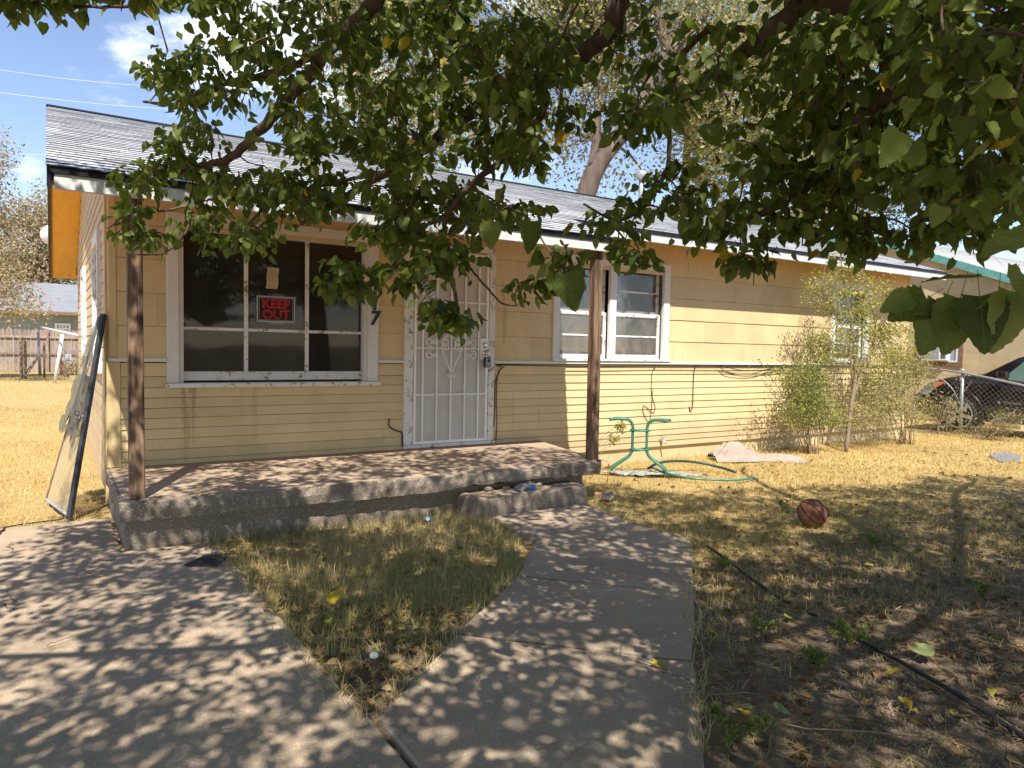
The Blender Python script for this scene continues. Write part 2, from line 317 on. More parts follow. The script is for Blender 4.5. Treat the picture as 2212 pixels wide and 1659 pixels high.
def foliage(name, stops, trans=.32, rough=.5, spec=.3, obj=False, varsc=9, veins=False):
    t = NT(name); v = t.n('ShaderNodeObjectInfo').outputs['Random'] if obj else t.n('ShaderNodeAttribute', _attribute_name='tint').outputs['Fac']
    c = t.ramp(v, stops); c = t.scale(c, t.rng(t.noise(varsc, 4, .6), .3, .7, .8, 1.2, False)); bm = None
    if veins:
        sx = t.n('ShaderNodeSeparateXYZ', Vector=t.n('ShaderNodeTexCoord').outputs['Object']); ax = t.math('ABSOLUTE', sx.outputs[0]); ph = t.math('FRACT', t.math('MULTIPLY', t.math('SUBTRACT', sx.outputs[1], t.math('MULTIPLY', ax, .75)), 6.5))
        side = t.math('SUBTRACT', 1.0, t.rng(t.math('ABSOLUTE', t.math('SUBTRACT', ph, .5)), .0, .13)); mid = t.math('SUBTRACT', 1.0, t.rng(ax, .006, .022)); vn = t.math('MAXIMUM', side, mid)
        c = t.mix(t.math('MULTIPLY', vn, .22), c, (.24, .29, .09)); bm = t.math('SUBTRACT', t.math('MULTIPLY', t.math('ABSOLUTE', t.math('SUBTRACT', ph, .5)), -1.0), vn)
    p = t.bsdf(c, rough, bm, .35, .004, spec=spec); tl = t.n('ShaderNodeBsdfTranslucent'); t.t.links.new(t.scale(t.mix(.35, c, (.30, .42, .03)), 1.25), tl.inputs['Color'])
    m = t.n('ShaderNodeMixShader', Fac=trans); t.t.links.new(p.outputs[0], m.inputs[1]); t.t.links.new(tl.outputs[0], m.inputs[2]); return t.done(m)
mul = [(0, (.042, .058, .012)), (.35, (.088, .114, .022)), (.7, (.150, .180, .038)), (.955, (.24, .265, .07)), (.985, (.30, .27, .03)), (1, (.45, .30, .02))]
MT['leaf'] = foliage('mulberry_leaves', mul, .42, .5, .3); MT['leaf1'] = foliage('mulberry_leaf_single', mul, .42, .5, .3, True, 9, True)
MT['bark'] = simple('mulberry_bark', (.115, .075, .055), .9, .35, 14, .8, 45, (1, 1, .6), dirt=(.22, .17, .13), dsc=6, dlo=.55, dhi=.75)
MT['barkgrey'] = simple('elm_bark', (.12, .088, .068), .95, .5, 5, 1.0, 12, (1, 1, .25), dirt=(.26, .19, .14), dsc=2, dlo=.5, dhi=.75)
MT['elm'] = foliage('pale_elm_leaves', [(0, (.17, .15, .065)), (.5, (.27, .245, .10)), (.85, (.37, .33, .16)), (1, (.45, .38, .20))], .25, .6, .2, varsc=.35)
MT['dryelm'] = foliage('dry_pink_elm_leaves', [(0, (.20, .14, .075)), (.5, (.33, .25, .15)), (.85, (.44, .34, .22)), (1, (.40, .36, .15))], .25, .6, .2, varsc=.35)
MT['darktree'] = foliage('dark_evergreen_leaves', [(0, (.025, .045, .022)), (1, (.09, .12, .06))], .15, .6, .2, varsc=.4)
MT['sapling'] = foliage('yellow_green_sapling_leaves', [(0, (.17, .19, .03)), (.5, (.31, .31, .055)), (1, (.52, .44, .09))], .30, .55, .25, varsc=2)
MT['bush'] = foliage('green_bush_leaves', [(0, (.11, .145, .03)), (.5, (.19, .21, .05)), (1, (.38, .32, .11))], .28, .55, .25, varsc=2)
MT['weed'] = foliage('dry_weed_leaves', [(0, (.16, .17, .05)), (.5, (.27, .24, .09)), (1, (.46, .36, .17))], .25, .6, .2, varsc=2)
MT['twigbark'] = simple('pale_twig_bark', (.24, .18, .12), .9, .3, 20)
MT['straw'] = foliage('straw_grass', [(0, (.22, .22, .075)), (.25, (.40, .31, .125)), (.6, (.55, .405, .165)), (1, (.66, .50, .25))], .25, .7, .15, varsc=1.2)
MT['yardgrass'] = foliage('golden_dry_grass', [(0, (.50, .345, .13)), (.5, (.64, .465, .195)), (1, (.74, .57, .28))], .2, .7, .15, varsc=.5)
MT['shadegrass'] = foliage('olive_dry_grass', [(0, (.21, .20, .07)), (.25, (.36, .305, .135)), (.6, (.53, .425, .215)), (1, (.66, .54, .33))], .25, .7, .15, varsc=1.6)
MT['litter'] = foliage('brown_leaf_litter', [(0, (.12, .065, .032)), (.5, (.25, .145, .065)), (.85, (.36, .23, .11)), (1, (.48, .34, .17))], .12, .75, .15)
MT['yellowleaf'] = foliage('fallen_yellow_leaf', [(0, (.40, .26, .015)), (.5, (.45, .33, .02)), (1, (.36, .34, .04))], .25, .5, .3, True, 9, True)
MT['stone'] = simple('gravel_stone', (.26, .19, .15), .9, .35, 40, rnd=.2)
# ground: straw-coloured thatch, bare reddish soil, and the transition between them
def ground_mat():
    t = NT('ground_soil_and_thatch'); n1 = t.noise(.9, 7, .62); n2 = t.noise(9, 7, .7); n3 = t.noise(70, 4, .7)
    soil = t.mix(t.rng(n2, .3, .7), (.17, .122, .084), (.28, .205, .14)); thatch = t.mix(t.rng(n3, .25, .75), (.36, .245, .10), (.62, .445, .19))
    sx = t.n('ShaderNodeSeparateXYZ', Vector=t.pos); x, y = sx.outputs[0], sx.outputs[1]
    near = t.math('ADD', t.rng(y, 2.4, 4.4), t.math('MULTIPLY', t.math('SUBTRACT', n1, .5), 1.1))
    c = t.mix(t.rng(near, .35, .75), soil, thatch)
    patch = t.rng(t.math('ADD', n1, t.math('MULTIPLY', n2, .3)), .74, .86); c = t.mix(t.math('MULTIPLY', patch, .7), c, (.33, .18, .085))
    c = t.scale(c, t.rng(n3, .2, .8, .72, 1.25, False))
    return t.done(t.bsdf(c, .95, t.math('ADD', n3, n2), .9, .02, .1))
MT['ground'] = ground_mat()
# ================================================================== the setting: ground, driveway, walk
def hsh(x, y): return (math.sin(x*12.9+y*4.1)+math.sin(x*3.3-y*7.7)+math.sin(x*27.1+y*19.3)*.5)
def gz(x, y):
    z = -.028+.006*hsh(x*.6, y*.6)
    if x > 14.3: z -= min(1, (x-14.3)/1.6)*.23
    return z
xs = sorted(set(np.round(np.concatenate([np.arange(-6, 18, .25), [-400, -150, -60, -30, -18, -10, 20, 23, 28, 40, 70, 150, 400]]), 3)))
ys = sorted(set(np.round(np.concatenate([np.arange(-2, 10, .25), [-400, -100, -30, -10, -5, 12, 15, 19, 24, 30, 38, 48, 70, 150, 400]]), 3)))
V = [(x, y, gz(x, y)) for y in ys for x in xs]; nx = len(xs)
Fq = np.array([(j*nx+i, j*nx+i+1, (j+1)*nx+i+1, (j+1)*nx+i) for j in range(len(ys)-1) for i in range(nx-1)])
link('ground', npmesh('ground', V, Fq), MT['ground'], None, True, kind='structure')

def rough_prism(mb, poly, z0, z1, step=.07, amp=.008, ch=.014, seed=1):
    rg = random.Random(seed); pts = []
    n = len(poly); area = sum(poly[i][0]*poly[(i+1) % n][1]-poly[(i+1) % n][0]*poly[i][1] for i in range(n))
    if area < 0: poly = poly[::-1]
    for i in range(n):
        a = np.array(poly[i]); b = np.array(poly[(i+1) % n]); d = b-a; l = np.linalg.norm(d); k = max(1, int(l/step)); nr = np.array([d[1], -d[0]])/l
        for j in range(k): pts.append((a+d*j/k, nr))
    rings = []
    for z, ins in ((z0, .004), (z0+(z1-z0)*.5, -.004), (z1-ch, 0), (z1, ch)):
        rings.append([(*(p-nr*(ins*rg.uniform(.5, 1.5)+rg.gauss(0, amp))), z+(rg.gauss(0, amp*.5) if z < z1 else 0)) for p, nr in pts])
    m = len(pts); v = [q for r_ in rings for q in r_]
    f = [(k*m+i, k*m+(i+1) % m, (k+1)*m+(i+1) % m, (k+1)*m+i) for k in range(3) for i in range(m)]
    f += [tuple(range(m-1, -1, -1)), tuple(range(3*m, 4*m))]
    return mb.add(v, f)
# driveway: four poured bays with joints; walk: three diagonal bays
drv = MB(); rough_prism(drv, [(-7, -8), (1.0, -8), (1.0, 2.5), (.97, 5.1), (.93, 5.36), (.385, 5.40), (.385, 6.50), (-7, 6.28)], -.14, -.004, .15, .004, .008, 3)
drive = drv.build('driveway', MT['pave'], kind='structure')
walk = MB(); rough_prism(walk, [(1.022, -3), (-.0+1.03, 2.49), (1.66, 3.05), (2.44, 2.235), (1.0, .73), (1.0, -3)], -.14, 0, .15, .003, .007, 4)
walk.build('walk', MT['pave'], kind='structure')
for pl_, sd_ in (([(1.68, 3.07), (2.42, 3.655), (3.135, 2.885), (2.46, 2.255)], 5), ([(2.437, 3.672), (2.98, 4.28), (3.05, 5.06), (4.12, 5.12), (3.98, 4.34), (4.04, 3.76), (3.156, 2.903)], 6)):
    w_ = MB(); rough_prism(w_, pl_, -.14, .001*sd_-.003, .15, .004, .008, sd_); w_.build('walk', MT['pave'], kind='structure')
# dark soil showing in the joint between driveway and walk
# ================================================================== porch
por = thing('concrete_porch', (2.4, 6.1, 0), 'broken edged concrete porch slab with a step in front of the barred door', 'porch')
mb = MB(); rough_prism(mb, [(.375, 5.385), (2.3, 5.33), (4.40, 5.265), (4.56, 5.45), (4.83, 6.92), (.385, 6.92)], .195, .328, .05, .0045, .012, 8); mb.v = [(x, y, z+(random.uniform(.024, .042)*min(1, (x-2.75)*4) if z < .22 and x > 2.75 and y < 5.6 else random.uniform(-.004, .006) if z < .25 else 0)) for x, y, z in mb.v]; mb.build('slab', MT['agg'], por)
MB().prism([(.40, 5.415), (2.3, 5.36), (4.38, 5.30), (4.53, 5.46), (4.80, 6.90), (.41, 6.90)], .3275, .3325).build('floor_sheet', MT['porch'], por)
mb = MB(); rough_prism(mb, [(.415, 5.455), (3.0, 5.42), (4.25, 5.44), (4.45, 5.6), (4.70, 6.9), (.405, 6.9)], -.1, .196, .12, .003, .006, 9); mb.build('foundation', MT['agg'], por)
mb = MB(); rough_prism(mb, [(2.95, 5.075), (4.14, 5.135), (4.18, 5.50), (2.93, 5.46)], -.08, .155, .06, .0045, .015, 10); st = mb.build('step', MT['agg'], por)
MB().prism([(2.985, 5.105), (4.11, 5.16), (4.15, 5.40), (2.96, 5.38)], .1545, .158).build('tread_sheet', MT['porch'], st)
for k, (x, y, s) in enumerate(((3.62, 5.30, .045), (3.72, 5.31, .03), (3.2, 5.33, .035), (3.38, 5.33, .03), (4.42, 5.18, .06))):      # loose rubble in the broken joint
    q = MB(); rg = random.Random(k); q.lathe((x, y, .155+s*.5 if x < 4.3 else .02), [(s*.5, -s*.6), (s*1.1, -s*.3), (s*1.25, s*.1), (s*.8, s*.55), (s*.2, s*.65)], 7, (rg.uniform(-.3, .3), rg.uniform(-.3, .3), 1))
    q.v = [(a+rg.gauss(0, s*.1), b+rg.gauss(0, s*.1), c+rg.gauss(0, s*.08)) for a, b, c in q.v]; q.build('rubble', MT['agg'], por)

# ================================================================== the yellow house
WY = 6.89
hou = thing('yellow_house', (6.5, 10.5, 0), 'single storey yellow house with white trim and grey shingle roof behind the porch', 'house')
OPEN = [(.85, 2.795, 1.003, 2.52), (3.075, 4.165, .33, 2.51), (4.96, 6.84, 1.23, 2.525), (10.375, 11.40, 1.23, 2.53)]
HOLE = [(.95, 2.68, 1.045, 2.425), (5.06, 6.735, 1.29, 2.435), (10.48, 11.295, 1.29, 2.435)]
def holed(mb, x0, x1, z0, z1, ya, yb, holes):
    cuts = sorted({x0, x1, *[h[0] for h in holes], *[h[1] for h in holes]})
    for a, b in zip(cuts, cuts[1:]):
        zz = [z0]
        for h in holes:
            if h[0] <= a+1e-6 and h[1] >= b-1e-6: zz += [h[2], h[3]]
        zz.append(z1)
        for k in range(0, len(zz), 2): mb.box((a, ya, zz[k]), (b, yb, zz[k+1]))
def ridge_z(y): return 2.485+.337*(y-5.35) if y <= 10.5 else 2.485+.337*5.15-.337*(y-10.5)
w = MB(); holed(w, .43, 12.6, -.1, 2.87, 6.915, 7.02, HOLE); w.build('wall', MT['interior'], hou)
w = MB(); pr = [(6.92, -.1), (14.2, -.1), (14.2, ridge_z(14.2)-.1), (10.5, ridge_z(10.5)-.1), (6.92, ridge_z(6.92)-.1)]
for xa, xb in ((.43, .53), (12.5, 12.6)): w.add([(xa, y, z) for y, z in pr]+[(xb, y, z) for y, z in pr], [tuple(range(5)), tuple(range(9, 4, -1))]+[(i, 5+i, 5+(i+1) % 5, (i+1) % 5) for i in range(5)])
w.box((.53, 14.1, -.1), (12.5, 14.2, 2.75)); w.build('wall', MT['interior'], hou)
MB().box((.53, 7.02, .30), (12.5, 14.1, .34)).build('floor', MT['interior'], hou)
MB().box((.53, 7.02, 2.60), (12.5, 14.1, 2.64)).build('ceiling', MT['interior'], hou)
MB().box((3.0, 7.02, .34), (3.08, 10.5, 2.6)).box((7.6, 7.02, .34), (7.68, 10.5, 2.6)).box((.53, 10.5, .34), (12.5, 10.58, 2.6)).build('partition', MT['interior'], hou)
# upper cladding: lapped panels, every one its own piece
rows = [1.262, 1.545, 1.83, 2.115, 2.40, 2.87]
for r_ in range(5):
    z0, z1 = rows[r_], rows[r_+1]; x = .47-(.3 if r_ % 2 else .08)
    while x < 12.60:
        a, b = max(x, .472), min(x+.6105, 12.598); x += .612
        segs = [(a, b)]
        for o in OPEN:
            if o[3] > z0+.2 and o[2] < z1-.02 and r_ < 4: 
                segs = [s for q in segs for s in ((q[0], min(q[1], o[0]+.012)), (max(q[0], o[1]-.012), q[1])) if s[1]-s[0] > .02]
        for a_, b_ in segs:
            t = random.uniform(0, .003); e = random.uniform(-.002, .002)
            MB().add([(a_, WY-.015-t, z0-.012+e), (b_, WY-.015-t, z0-.012-e), (b_, WY-.008, z1-.0145), (a_, WY-.008, z1-.0145), (a_, WY+.02, z0-.012+e), (b_, WY+.02, z0-.012-e), (b_, WY+.02, z1-.0145), (a_, WY+.02, z1-.0145)],
                     [(0, 1, 2, 3), (0, 4, 5, 1), (1, 5, 6, 2), (3, 2, 6, 7), (0, 3, 7, 4), (5, 4, 7, 6)]).build('cladding_panel', MT['panel'], hou)
# lower siding boards
lz = [1.222, 1.103, 1.006, .918, .829, .741, .649, .56, .466, .377, .30, .225, .152]
def board(x0, x1, zb, zt, j=0.0, m='board'):
    t = random.uniform(0, .003)
    MB().add([(x0, WY-.021-t, zb+j), (x1, WY-.021-t, zb-j), (x1, WY-.012, zt-.0045), (x0, WY-.012, zt-.0045), (x0, WY+.02, zb), (x1, WY+.02, zb), (x1, WY+.02, zt-.0045), (x0, WY+.02, zt-.0045)],
             [(0, 1, 2, 3), (0, 4, 5, 1), (1, 5, 6, 2), (3, 2, 6, 7), (0, 3, 7, 4), (5, 4, 7, 6)]).build('siding_board', MT[m], hou)
for i in range(len(lz)-1):
    zt, zb = lz[i], lz[i+1]; rg = random.Random(i+40)
    if zb > .29: 
        c = rg.choice([None, None, 2.86, 1.6]) if i > 2 else None
        for a, b in ([(.497, 3.08)] if c is None else [(.497, c-.001), (c+.001, 3.08)]):
            if i == 1 or i == 0:           # cut round the big window
                for q in ((a, .86), (2.785, b)): board(q[0], q[1], zb, zt)
            else: board(a, b, zb, zt, rg.uniform(0, .002))
    x0 = 4.16 if zb > .29 else 4.7
    cuts = [x0]+sorted(rg.uniform(k*2.9+4.9, k*2.9+7.2) for k in range(3) if rg.random() < .75)+[12.6]; cuts = [c for c in cuts if c <= 12.6]
    for a, b in zip(cuts, cuts[1:]): board(a+.0015, b-.0015, zb, zt, rg.uniform(-.001, .001))
for a, b in ((.405, .852), (2.793, 3.077), (4.163, 12.605)):
    MB().bev((a, WY-.052, 1.228), (b, WY+.01, 1.26), .005).build('ledge', MT['white'], hou)
MB().bev((.392, WY-.03, .333), (.495, WY+.03, 1.226), .005).build('corner_board', MT['trimyellow'], hou)
MB().bev((.408, WY-.022, 1.262), (.470, WY+.03, 2.84), .005).build('corner_board', MT['trimyellow'], hou)
MB().bev((12.56, WY-.022, .15), (12.615, WY+.03, 2.86), .005).build('corner_board', MT['trimyellow'], hou)
MB().bev((.385, 6.925, .02), (.44, 7.06, 2.70), .005).build('corner_board', MT['trimyellow'], hou)
mb = MB(); mb.box((4.6, WY+.012, -.1), (12.58, WY+.10, .155)); mb.build('foundation', MT['foundation'], hou)
# gable side: one clapboard per course
z = .08; i = 0
while z < 4.05:
    zt = z+.115; y0, y1 = 7.0, 14.2
    if zt > 2.7: lim = (zt+.10-2.485)/.337+5.35; y0 = max(7.0, lim); y1 = min(14.2, 21-lim)
    if y1-y0 > .3:
        t = random.uniform(0, .003)
        for ya, yb in ((y0, y0+(y1-y0)*.45), (y0+(y1-y0)*.45+.003, y1)):
            MB().add([(.41-.012-t, ya, z), (.41-.012-t, yb, z), (.402, yb, zt-.007), (.402, ya, zt-.007), (.43, ya, z), (.43, yb, z), (.43, yb, zt-.007), (.43, ya, zt-.007)],
                     [(3, 2, 1, 0), (1, 5, 4, 0), (2, 6, 5, 1), (7, 6, 2, 3), (4, 7, 3, 0), (6, 7, 4, 5)]).build('siding_board', MT['boardside'], hou)
    z = zt; i += 1
for ya, yb, za, zb in ((7.62, 8.62, 1.15, 2.42), (10.9, 11.8, 1.24, 2.36)):
    c = MB()
    for q in (((ya, za), (ya+.11, zb)), ((yb-.11, za), (yb, zb)), ((ya+.11, zb-.11), (yb-.11, zb)), ((ya-.03, za-.05), (yb+.03, za))):
        c.box((.365, q[0][0], q[0][1]), (.41, q[1][0], q[1][1]))
    wi = c.build('window', MT['whitepeel'], hou)
    MB().box((.385, ya+.11, za), (.405, ya+.17, zb-.11)).box((.385, yb-.17, za), (.405, yb-.11, zb-.11)).box((.387, ya+.17, (za+zb)/2-.02), (.407, yb-.17, (za+zb)/2+.02)).build('sash', MT['whitepeel'], wi)
    MB().box((.398, ya+.15, za+.01), (.402, yb-.15, zb-.1)).build('pane', MT['black'], wi)

# ---- big front window
def frame_boards(rects, y0, y1, name, m, parent):
    o = None
    mb = MB()
    for (a, b, c, d) in rects: mb.bev((a, y0, c), (b, y1, d), .004)
    return mb.build(name, m, parent)
win = frame_boards([(.85, .945, 1.045, 2.43), (2.683, 2.79, 1.045, 2.43), (.85, 2.79, 2.431, 2.52)], WY-.034, WY+.015, 'window', MT['white'], hou)
MB().bev((.835, WY-.075, 1.003), (2.812, WY+.05, 1.043), .006).build('sill', MT['whitepeel'], win)
fr = MB()
for a, b, c, d in ((.946, .985, 1.044, 2.43), (2.645, 2.682, 1.044, 2.43), (.985, 2.645, 2.385, 2.43)): fr.box((a, WY-.01, c), (b, 6.985, d))
fr.build('jamb', MT['white'], win)
MB().bev((.985, 6.935, 1.06), (2.645, 6.975, 1.142), .004).build('sash', MT['whitepeel'], win)
for x in (1.527, 2.092): MB().bev((x-.018, 6.942, 1.142), (x+.018, 6.972, 2.385), .004).build('muntin', MT['whitepeel'], win)
for a, b in ((.985, 1.508), (1.546, 2.073), (2.111, 2.645)): MB().bev((a, 6.944, 1.512), (b, 6.970, 1.540), .004).build('muntin', MT['whitepeel'], win)
for a, b in ((.985, 1.527), (1.527, 2.092), (2.092, 2.645)):
    for c, d in ((1.142, 1.526), (1.526, 2.385)): MB().box((a, 6.955, c), (b, 6.959, d)).build('pane', MT['glass'], win)
# ---- pair of sash windows
win = frame_boards([(4.965, 5.06, 1.262, 2.44), (6.735, 6.84, 1.262, 2.44), (4.965, 6.84, 2.441, 2.525), (5.822, 5.925, 1.262, 2.44)], WY-.034, WY+.015, 'window', MT['white'], hou)
MB().bev((4.95, WY-.068, 1.2625), (6.85, WY+.06, 1.292), .005).build('sill', MT['whitepeel'], win)
def sashes(x0, x1, parent, z0=1.293, z1=2.44):
    for nm, za, zb, y in (('sash', z0, (z0+z1)/2, 6.925), ('sash', (z0+z1)/2-.012, z1, 6.955)):
        s = MB(); s.bev((x0, y, za), (x0+.045, y+.03, zb), .003); s.bev((x1-.045, y, za), (x1, y+.03, zb), .003); s.bev((x0+.045, y, za), (x1-.045, y+.03, za+.055), .003); s.bev((x0+.045, y, zb-.04), (x1-.045, y+.03, zb), .003)
        m_ = (za+zb)/2; s.bev((x0+.045, y+.004, m_-.011), (x1-.045, y+.026, m_+.011), .003); so_ = s.build(nm, MT['whitepeel'], parent)
        for c, d in ((za+.05, m_-.008), (m_+.008, zb-.036)): MB().box((x0+.042, y+.013, c), (x1-.042, y+.016, d)).build('pane', MT['glassdusty'], parent)
sashes(5.065, 5.82, win); sashes(5.927, 6.732, win)
for x0, x1, mm in ((5.10, 5.80, 'curtain'), (5.95, 6.70, 'curtain')):       # sheets hung behind the glass
    q = []; n = 26; m = 12
    for j in range(m+1):
        for i in range(n+1):
            fx = i/n; fz = j/m; q.append((x0+(x1-x0)*fx, 7.035+.018*math.sin(fx*21+fz*3.2+x0)+.012*math.sin(fx*9-fz*5), 1.30+1.14*fz))
    link('curtain', npmesh('curtain', q, np.array([(j*(n+1)+i, j*(n+1)+i+1, (j+1)*(n+1)+i+1, (j+1)*(n+1)+i) for j in range(m) for i in range(n)])), MT[mm], win, True)
for a, b, c, d in ((5.33, 5.47, 1.62, 1.86), (5.49, 5.78, 1.60, 1.70), (5.30, 5.55, 1.34, 1.38)): MB().box((a, 6.995, c), (b, 6.999, d)).build('cardboard_patch', MT['cream'], win)
# ---- far sash window
win = frame_boards([(10.375, 10.48, 1.262, 2.44), (11.295, 11.40, 1.262, 2.44), (10.375, 11.40, 2.441, 2.53)], WY-.034, WY+.015, 'window', MT['white'], hou)
MB().bev((10.36, WY-.068, 1.2625), (11.415, WY+.06, 1.292), .005).build('sill', MT['whitepeel'], win); sashes(10.485, 11.29, win)
# ---- door with barred security door
dr = frame_boards([(3.075, 3.177, .372, 2.44), (4.09, 4.165, .372, 2.44), (3.075, 4.165, 2.441, 2.51)], WY-.036, WY+.015, 'door', MT['whitepeel'], hou)
MB().bev((3.07, WY-.06, .336), (4.17, WY+.015, .371), .006).build('threshold', MT['whitepeel'], dr)
MB().box((3.177, WY-.008, .372), (4.09, WY+.008, 2.44)).build('door_slab', MT['doorwhite'], dr)
sdm = MT['doorwhite']
MB().bev((3.186, 6.858, .374), (3.214, 6.880, 2.435), .003).bev((4.056, 6.858, .374), (4.084, 6.880, 2.435), .003).bev((3.2145, 6.858, 2.385), (4.0555, 6.880, 2.415), .003).bev((3.2145, 6.858, .374), (4.0555, 6.880, .404), .003).build('security_frame', sdm, dr)
MB().box((3.214, 6.8765, .404), (4.056, 6.8785, 2.385)).build('insect_screen', MT['screen'], dr)
for x in (3.289, 3.453, 3.622, 3.792, 3.961): MB().bev((x-.008, 6.854, .40), (x+.008, 6.868, 2.388), .002).build('bar', sdm, dr)
for z in (1.886, 1.388, .895): MB().bev((3.212, 6.860, z-.008), (4.058, 6.872, z+.008), .002).build('bar', sdm, dr)
def scroll(pts): MB().tube([(x, 6.849, z) for x, z in pts], .0065, 6).build('scroll', sdm, dr, True)
def spiral(cx, cz, r0, r1, a0, a1, n=22): return [(cx+(r0+(r1-r0)*k/n)*math.cos(a0+(a1-a0)*k/n), cz+(r0+(r1-r0)*k/n)*math.sin(a0+(a1-a0)*k/n)) for k in range(n+1)]
cx = 3.622
for s in (-1, 1):
    sp = spiral(.062, 1.405, .052, .016, R(180), R(-200)); path = [(.018, 1.09), (.035, 1.075), (.05, 1.09), (.035, 1.12), (.02, 1.13)][::-1]
    pts = [(.008, 1.13), (.05, 1.23), (.098, 1.32), (.115, 1.38)]+[(a, b) for a, b in spiral(.072, 1.40, .044, .016, R(-5), R(400))]
    scroll([(cx+s*a, b) for a, b in pts]); scroll([(cx+s*a, b) for a, b in [(.006, 1.13), (.015, 1.10)]+spiral(.033, 1.10, .02, .006, R(180), R(520))])
    scroll([(cx+s*a, b) for a, b in [(.006, 1.60), (.05, 1.53), (.10, 1.48)]+spiral(.072, 1.455, .044, .016, R(20), R(-380))])
    for zz, t in ((1.45, 1), (1.318, -1)):
        scroll([(cx+s*(a), zz+t*b) for a, b in [(.235, -.045), (.285, -.045)]+spiral(.262, .0, .045, .014, R(-80), R(330))])
        scroll([(cx+s*(a), zz+t*b) for a, b in [(.225, -.01), (.215, .02)]+spiral(.20, .0, .022, .008, R(60), R(420))])
MB().bev((3.975, 6.850, 1.27), (4.083, 6.857, 1.505), .003).build('lock_plate', sdm, dr)
MB().lathe((4.034, 6.850, 1.43), [(.033, 0), (.033, .012), (.024, .02), (.012, .022)], 20, (0, -1, 0)).build('deadbolt', MT['chrome'], dr, True)
MB().lathe((4.038, 6.850, 1.345), [(.03, 0), (.03, .006), (.013, .012), (.013, .035), (.027, .045), (.029, .06), (.02, .072), (.005, .075)], 20, (0, -1, 0)).build('knob', MT['chrome'], dr, True)
for z in (.62, 1.39, 2.15): MB().tube([(3.183, 6.856, z-.045), (3.183, 6.856, z+.045)], .009, 8).build('hinge', sdm, dr, True)
# ---- house number
def text_mesh(s, size, ext, off=0.0, shear=0.0):
    c = bpy.data.curves.new('text', 'FONT'); c.body = s; c.size = size; c.extrude = ext; c.offset = off; c.align_x = 'CENTER'; c.shear = shear; c.resolution_u = 3
    o = bpy.data.objects.new('text_source', c); COL.objects.link(o); dg = bpy.context.evaluated_depsgraph_get(); me = bpy.data.meshes.new_from_object(o.evaluated_get(dg)); bpy.data.objects.remove(o); bpy.data.curves.remove(c); me.materials.clear(); return me
for ch, zb in (('2', 2.065), ('1', 1.915), ('1', 1.765), ('7', 1.615)):
    link('house_number_digit', text_mesh(ch, .195, .006, .006, .15), MT['black'], hou, loc=(2.742, WY-.041, zb), rot=(R(90), 0, 0))
# ---- roof
def roof_edge(y): return 4.56+.29*(y-5.35)
sl = math.hypot(1, .337); nrm = np.array([0, -.337, 1])/sl
mb = MB()
def slab(mb, pts, t=.03):
    n = len(pts); mb.add([p for p in pts]+[(p[0], p[1], p[2]-t) for p in pts], [tuple(range(n)), tuple(range(2*n-1, n-1, -1))]+[(i, n+i, n+(i+1) % n, (i+1) % n) for i in range(n)])
def zr(y): return ridge_z(y)-.012
slab(mb, [(0.01, 5.36, zr(5.36)), (roof_edge(5.36), 5.36, zr(5.36)), (roof_edge(6.4), 6.4, zr(6.4)), (12.88, 6.4, zr(6.4)), (12.88, 10.5, zr(10.5)), (.01, 10.5, zr(10.5))])
slab(mb, [(.01, 10.5, zr(10.5)), (12.88, 10.5, zr(10.5)), (12.88, 15.3, zr(15.3)), (.01, 15.3, zr(15.3))])
roof = mb.build('roof', MT['drip'], hou)
SV, SF, ST = [], [], []
def course(y, x0, x1, rg, back=False):
    x = x0-rg.uniform(0, .3)
    while x < x1:
        wd = rg.uniform(.24, .46); a, b = max(x+.002, x0), min(x+wd-.002, x1); x += wd
        if b-a < .02: continue
        y2 = y+.175*(-1 if back else 1); bz = len(SV); e = rg.uniform(-.006, .006); tn = rg.uniform(.5, .95)
        zA, zB = ridge_z(y+e)+.003+rg.uniform(0, .003), ridge_z(y2)-.004
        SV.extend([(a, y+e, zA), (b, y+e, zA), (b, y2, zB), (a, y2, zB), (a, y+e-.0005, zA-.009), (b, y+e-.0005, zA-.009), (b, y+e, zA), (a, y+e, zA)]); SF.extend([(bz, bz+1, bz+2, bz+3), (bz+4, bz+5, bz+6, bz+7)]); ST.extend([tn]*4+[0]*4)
rg = random.Random(5); y = 5.335
while y < 10.45:
    course(y, -.012, roof_edge(max(y, 5.35))+.012 if y < 6.375 else 12.9, rg); y += .135
y = 15.32
while y > 10.55: course(y, -.012, 12.9, rg, True); y -= .135
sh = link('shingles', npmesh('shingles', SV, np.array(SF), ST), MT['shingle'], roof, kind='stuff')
MB().add([(-.012, 10.36, ridge_z(10.36)+.012), (12.9, 10.36, ridge_z(10.36)+.012), (12.9, 10.5, ridge_z(10.5)+.018), (-.012, 10.5, ridge_z(10.5)+.018), (12.9, 10.64, ridge_z(10.64)+.012), (-.012, 10.64, ridge_z(10.64)+.012)], [(0, 1, 2, 3), (3, 2, 4, 5)]).build('ridge_cap', MT['drip'], roof)
MB().bev((.03, 5.362, 2.343), (4.555, 5.392, 2.438), .004).build('fascia', MT['fascia'], roof)
MB().box((.0, 5.348, 2.4385), (4.562, 5.40, 2.472)).build('drip_edge', MT['drip'], roof)
MB().bev((4.70, 6.402, 2.70), (12.86, 6.432, 2.798), .004).build('fascia', MT['fascia'], roof)
MB().box((4.75, 6.388, 2.7985), (12.885, 6.44, 2.83)).build('drip_edge', MT['drip'], roof)
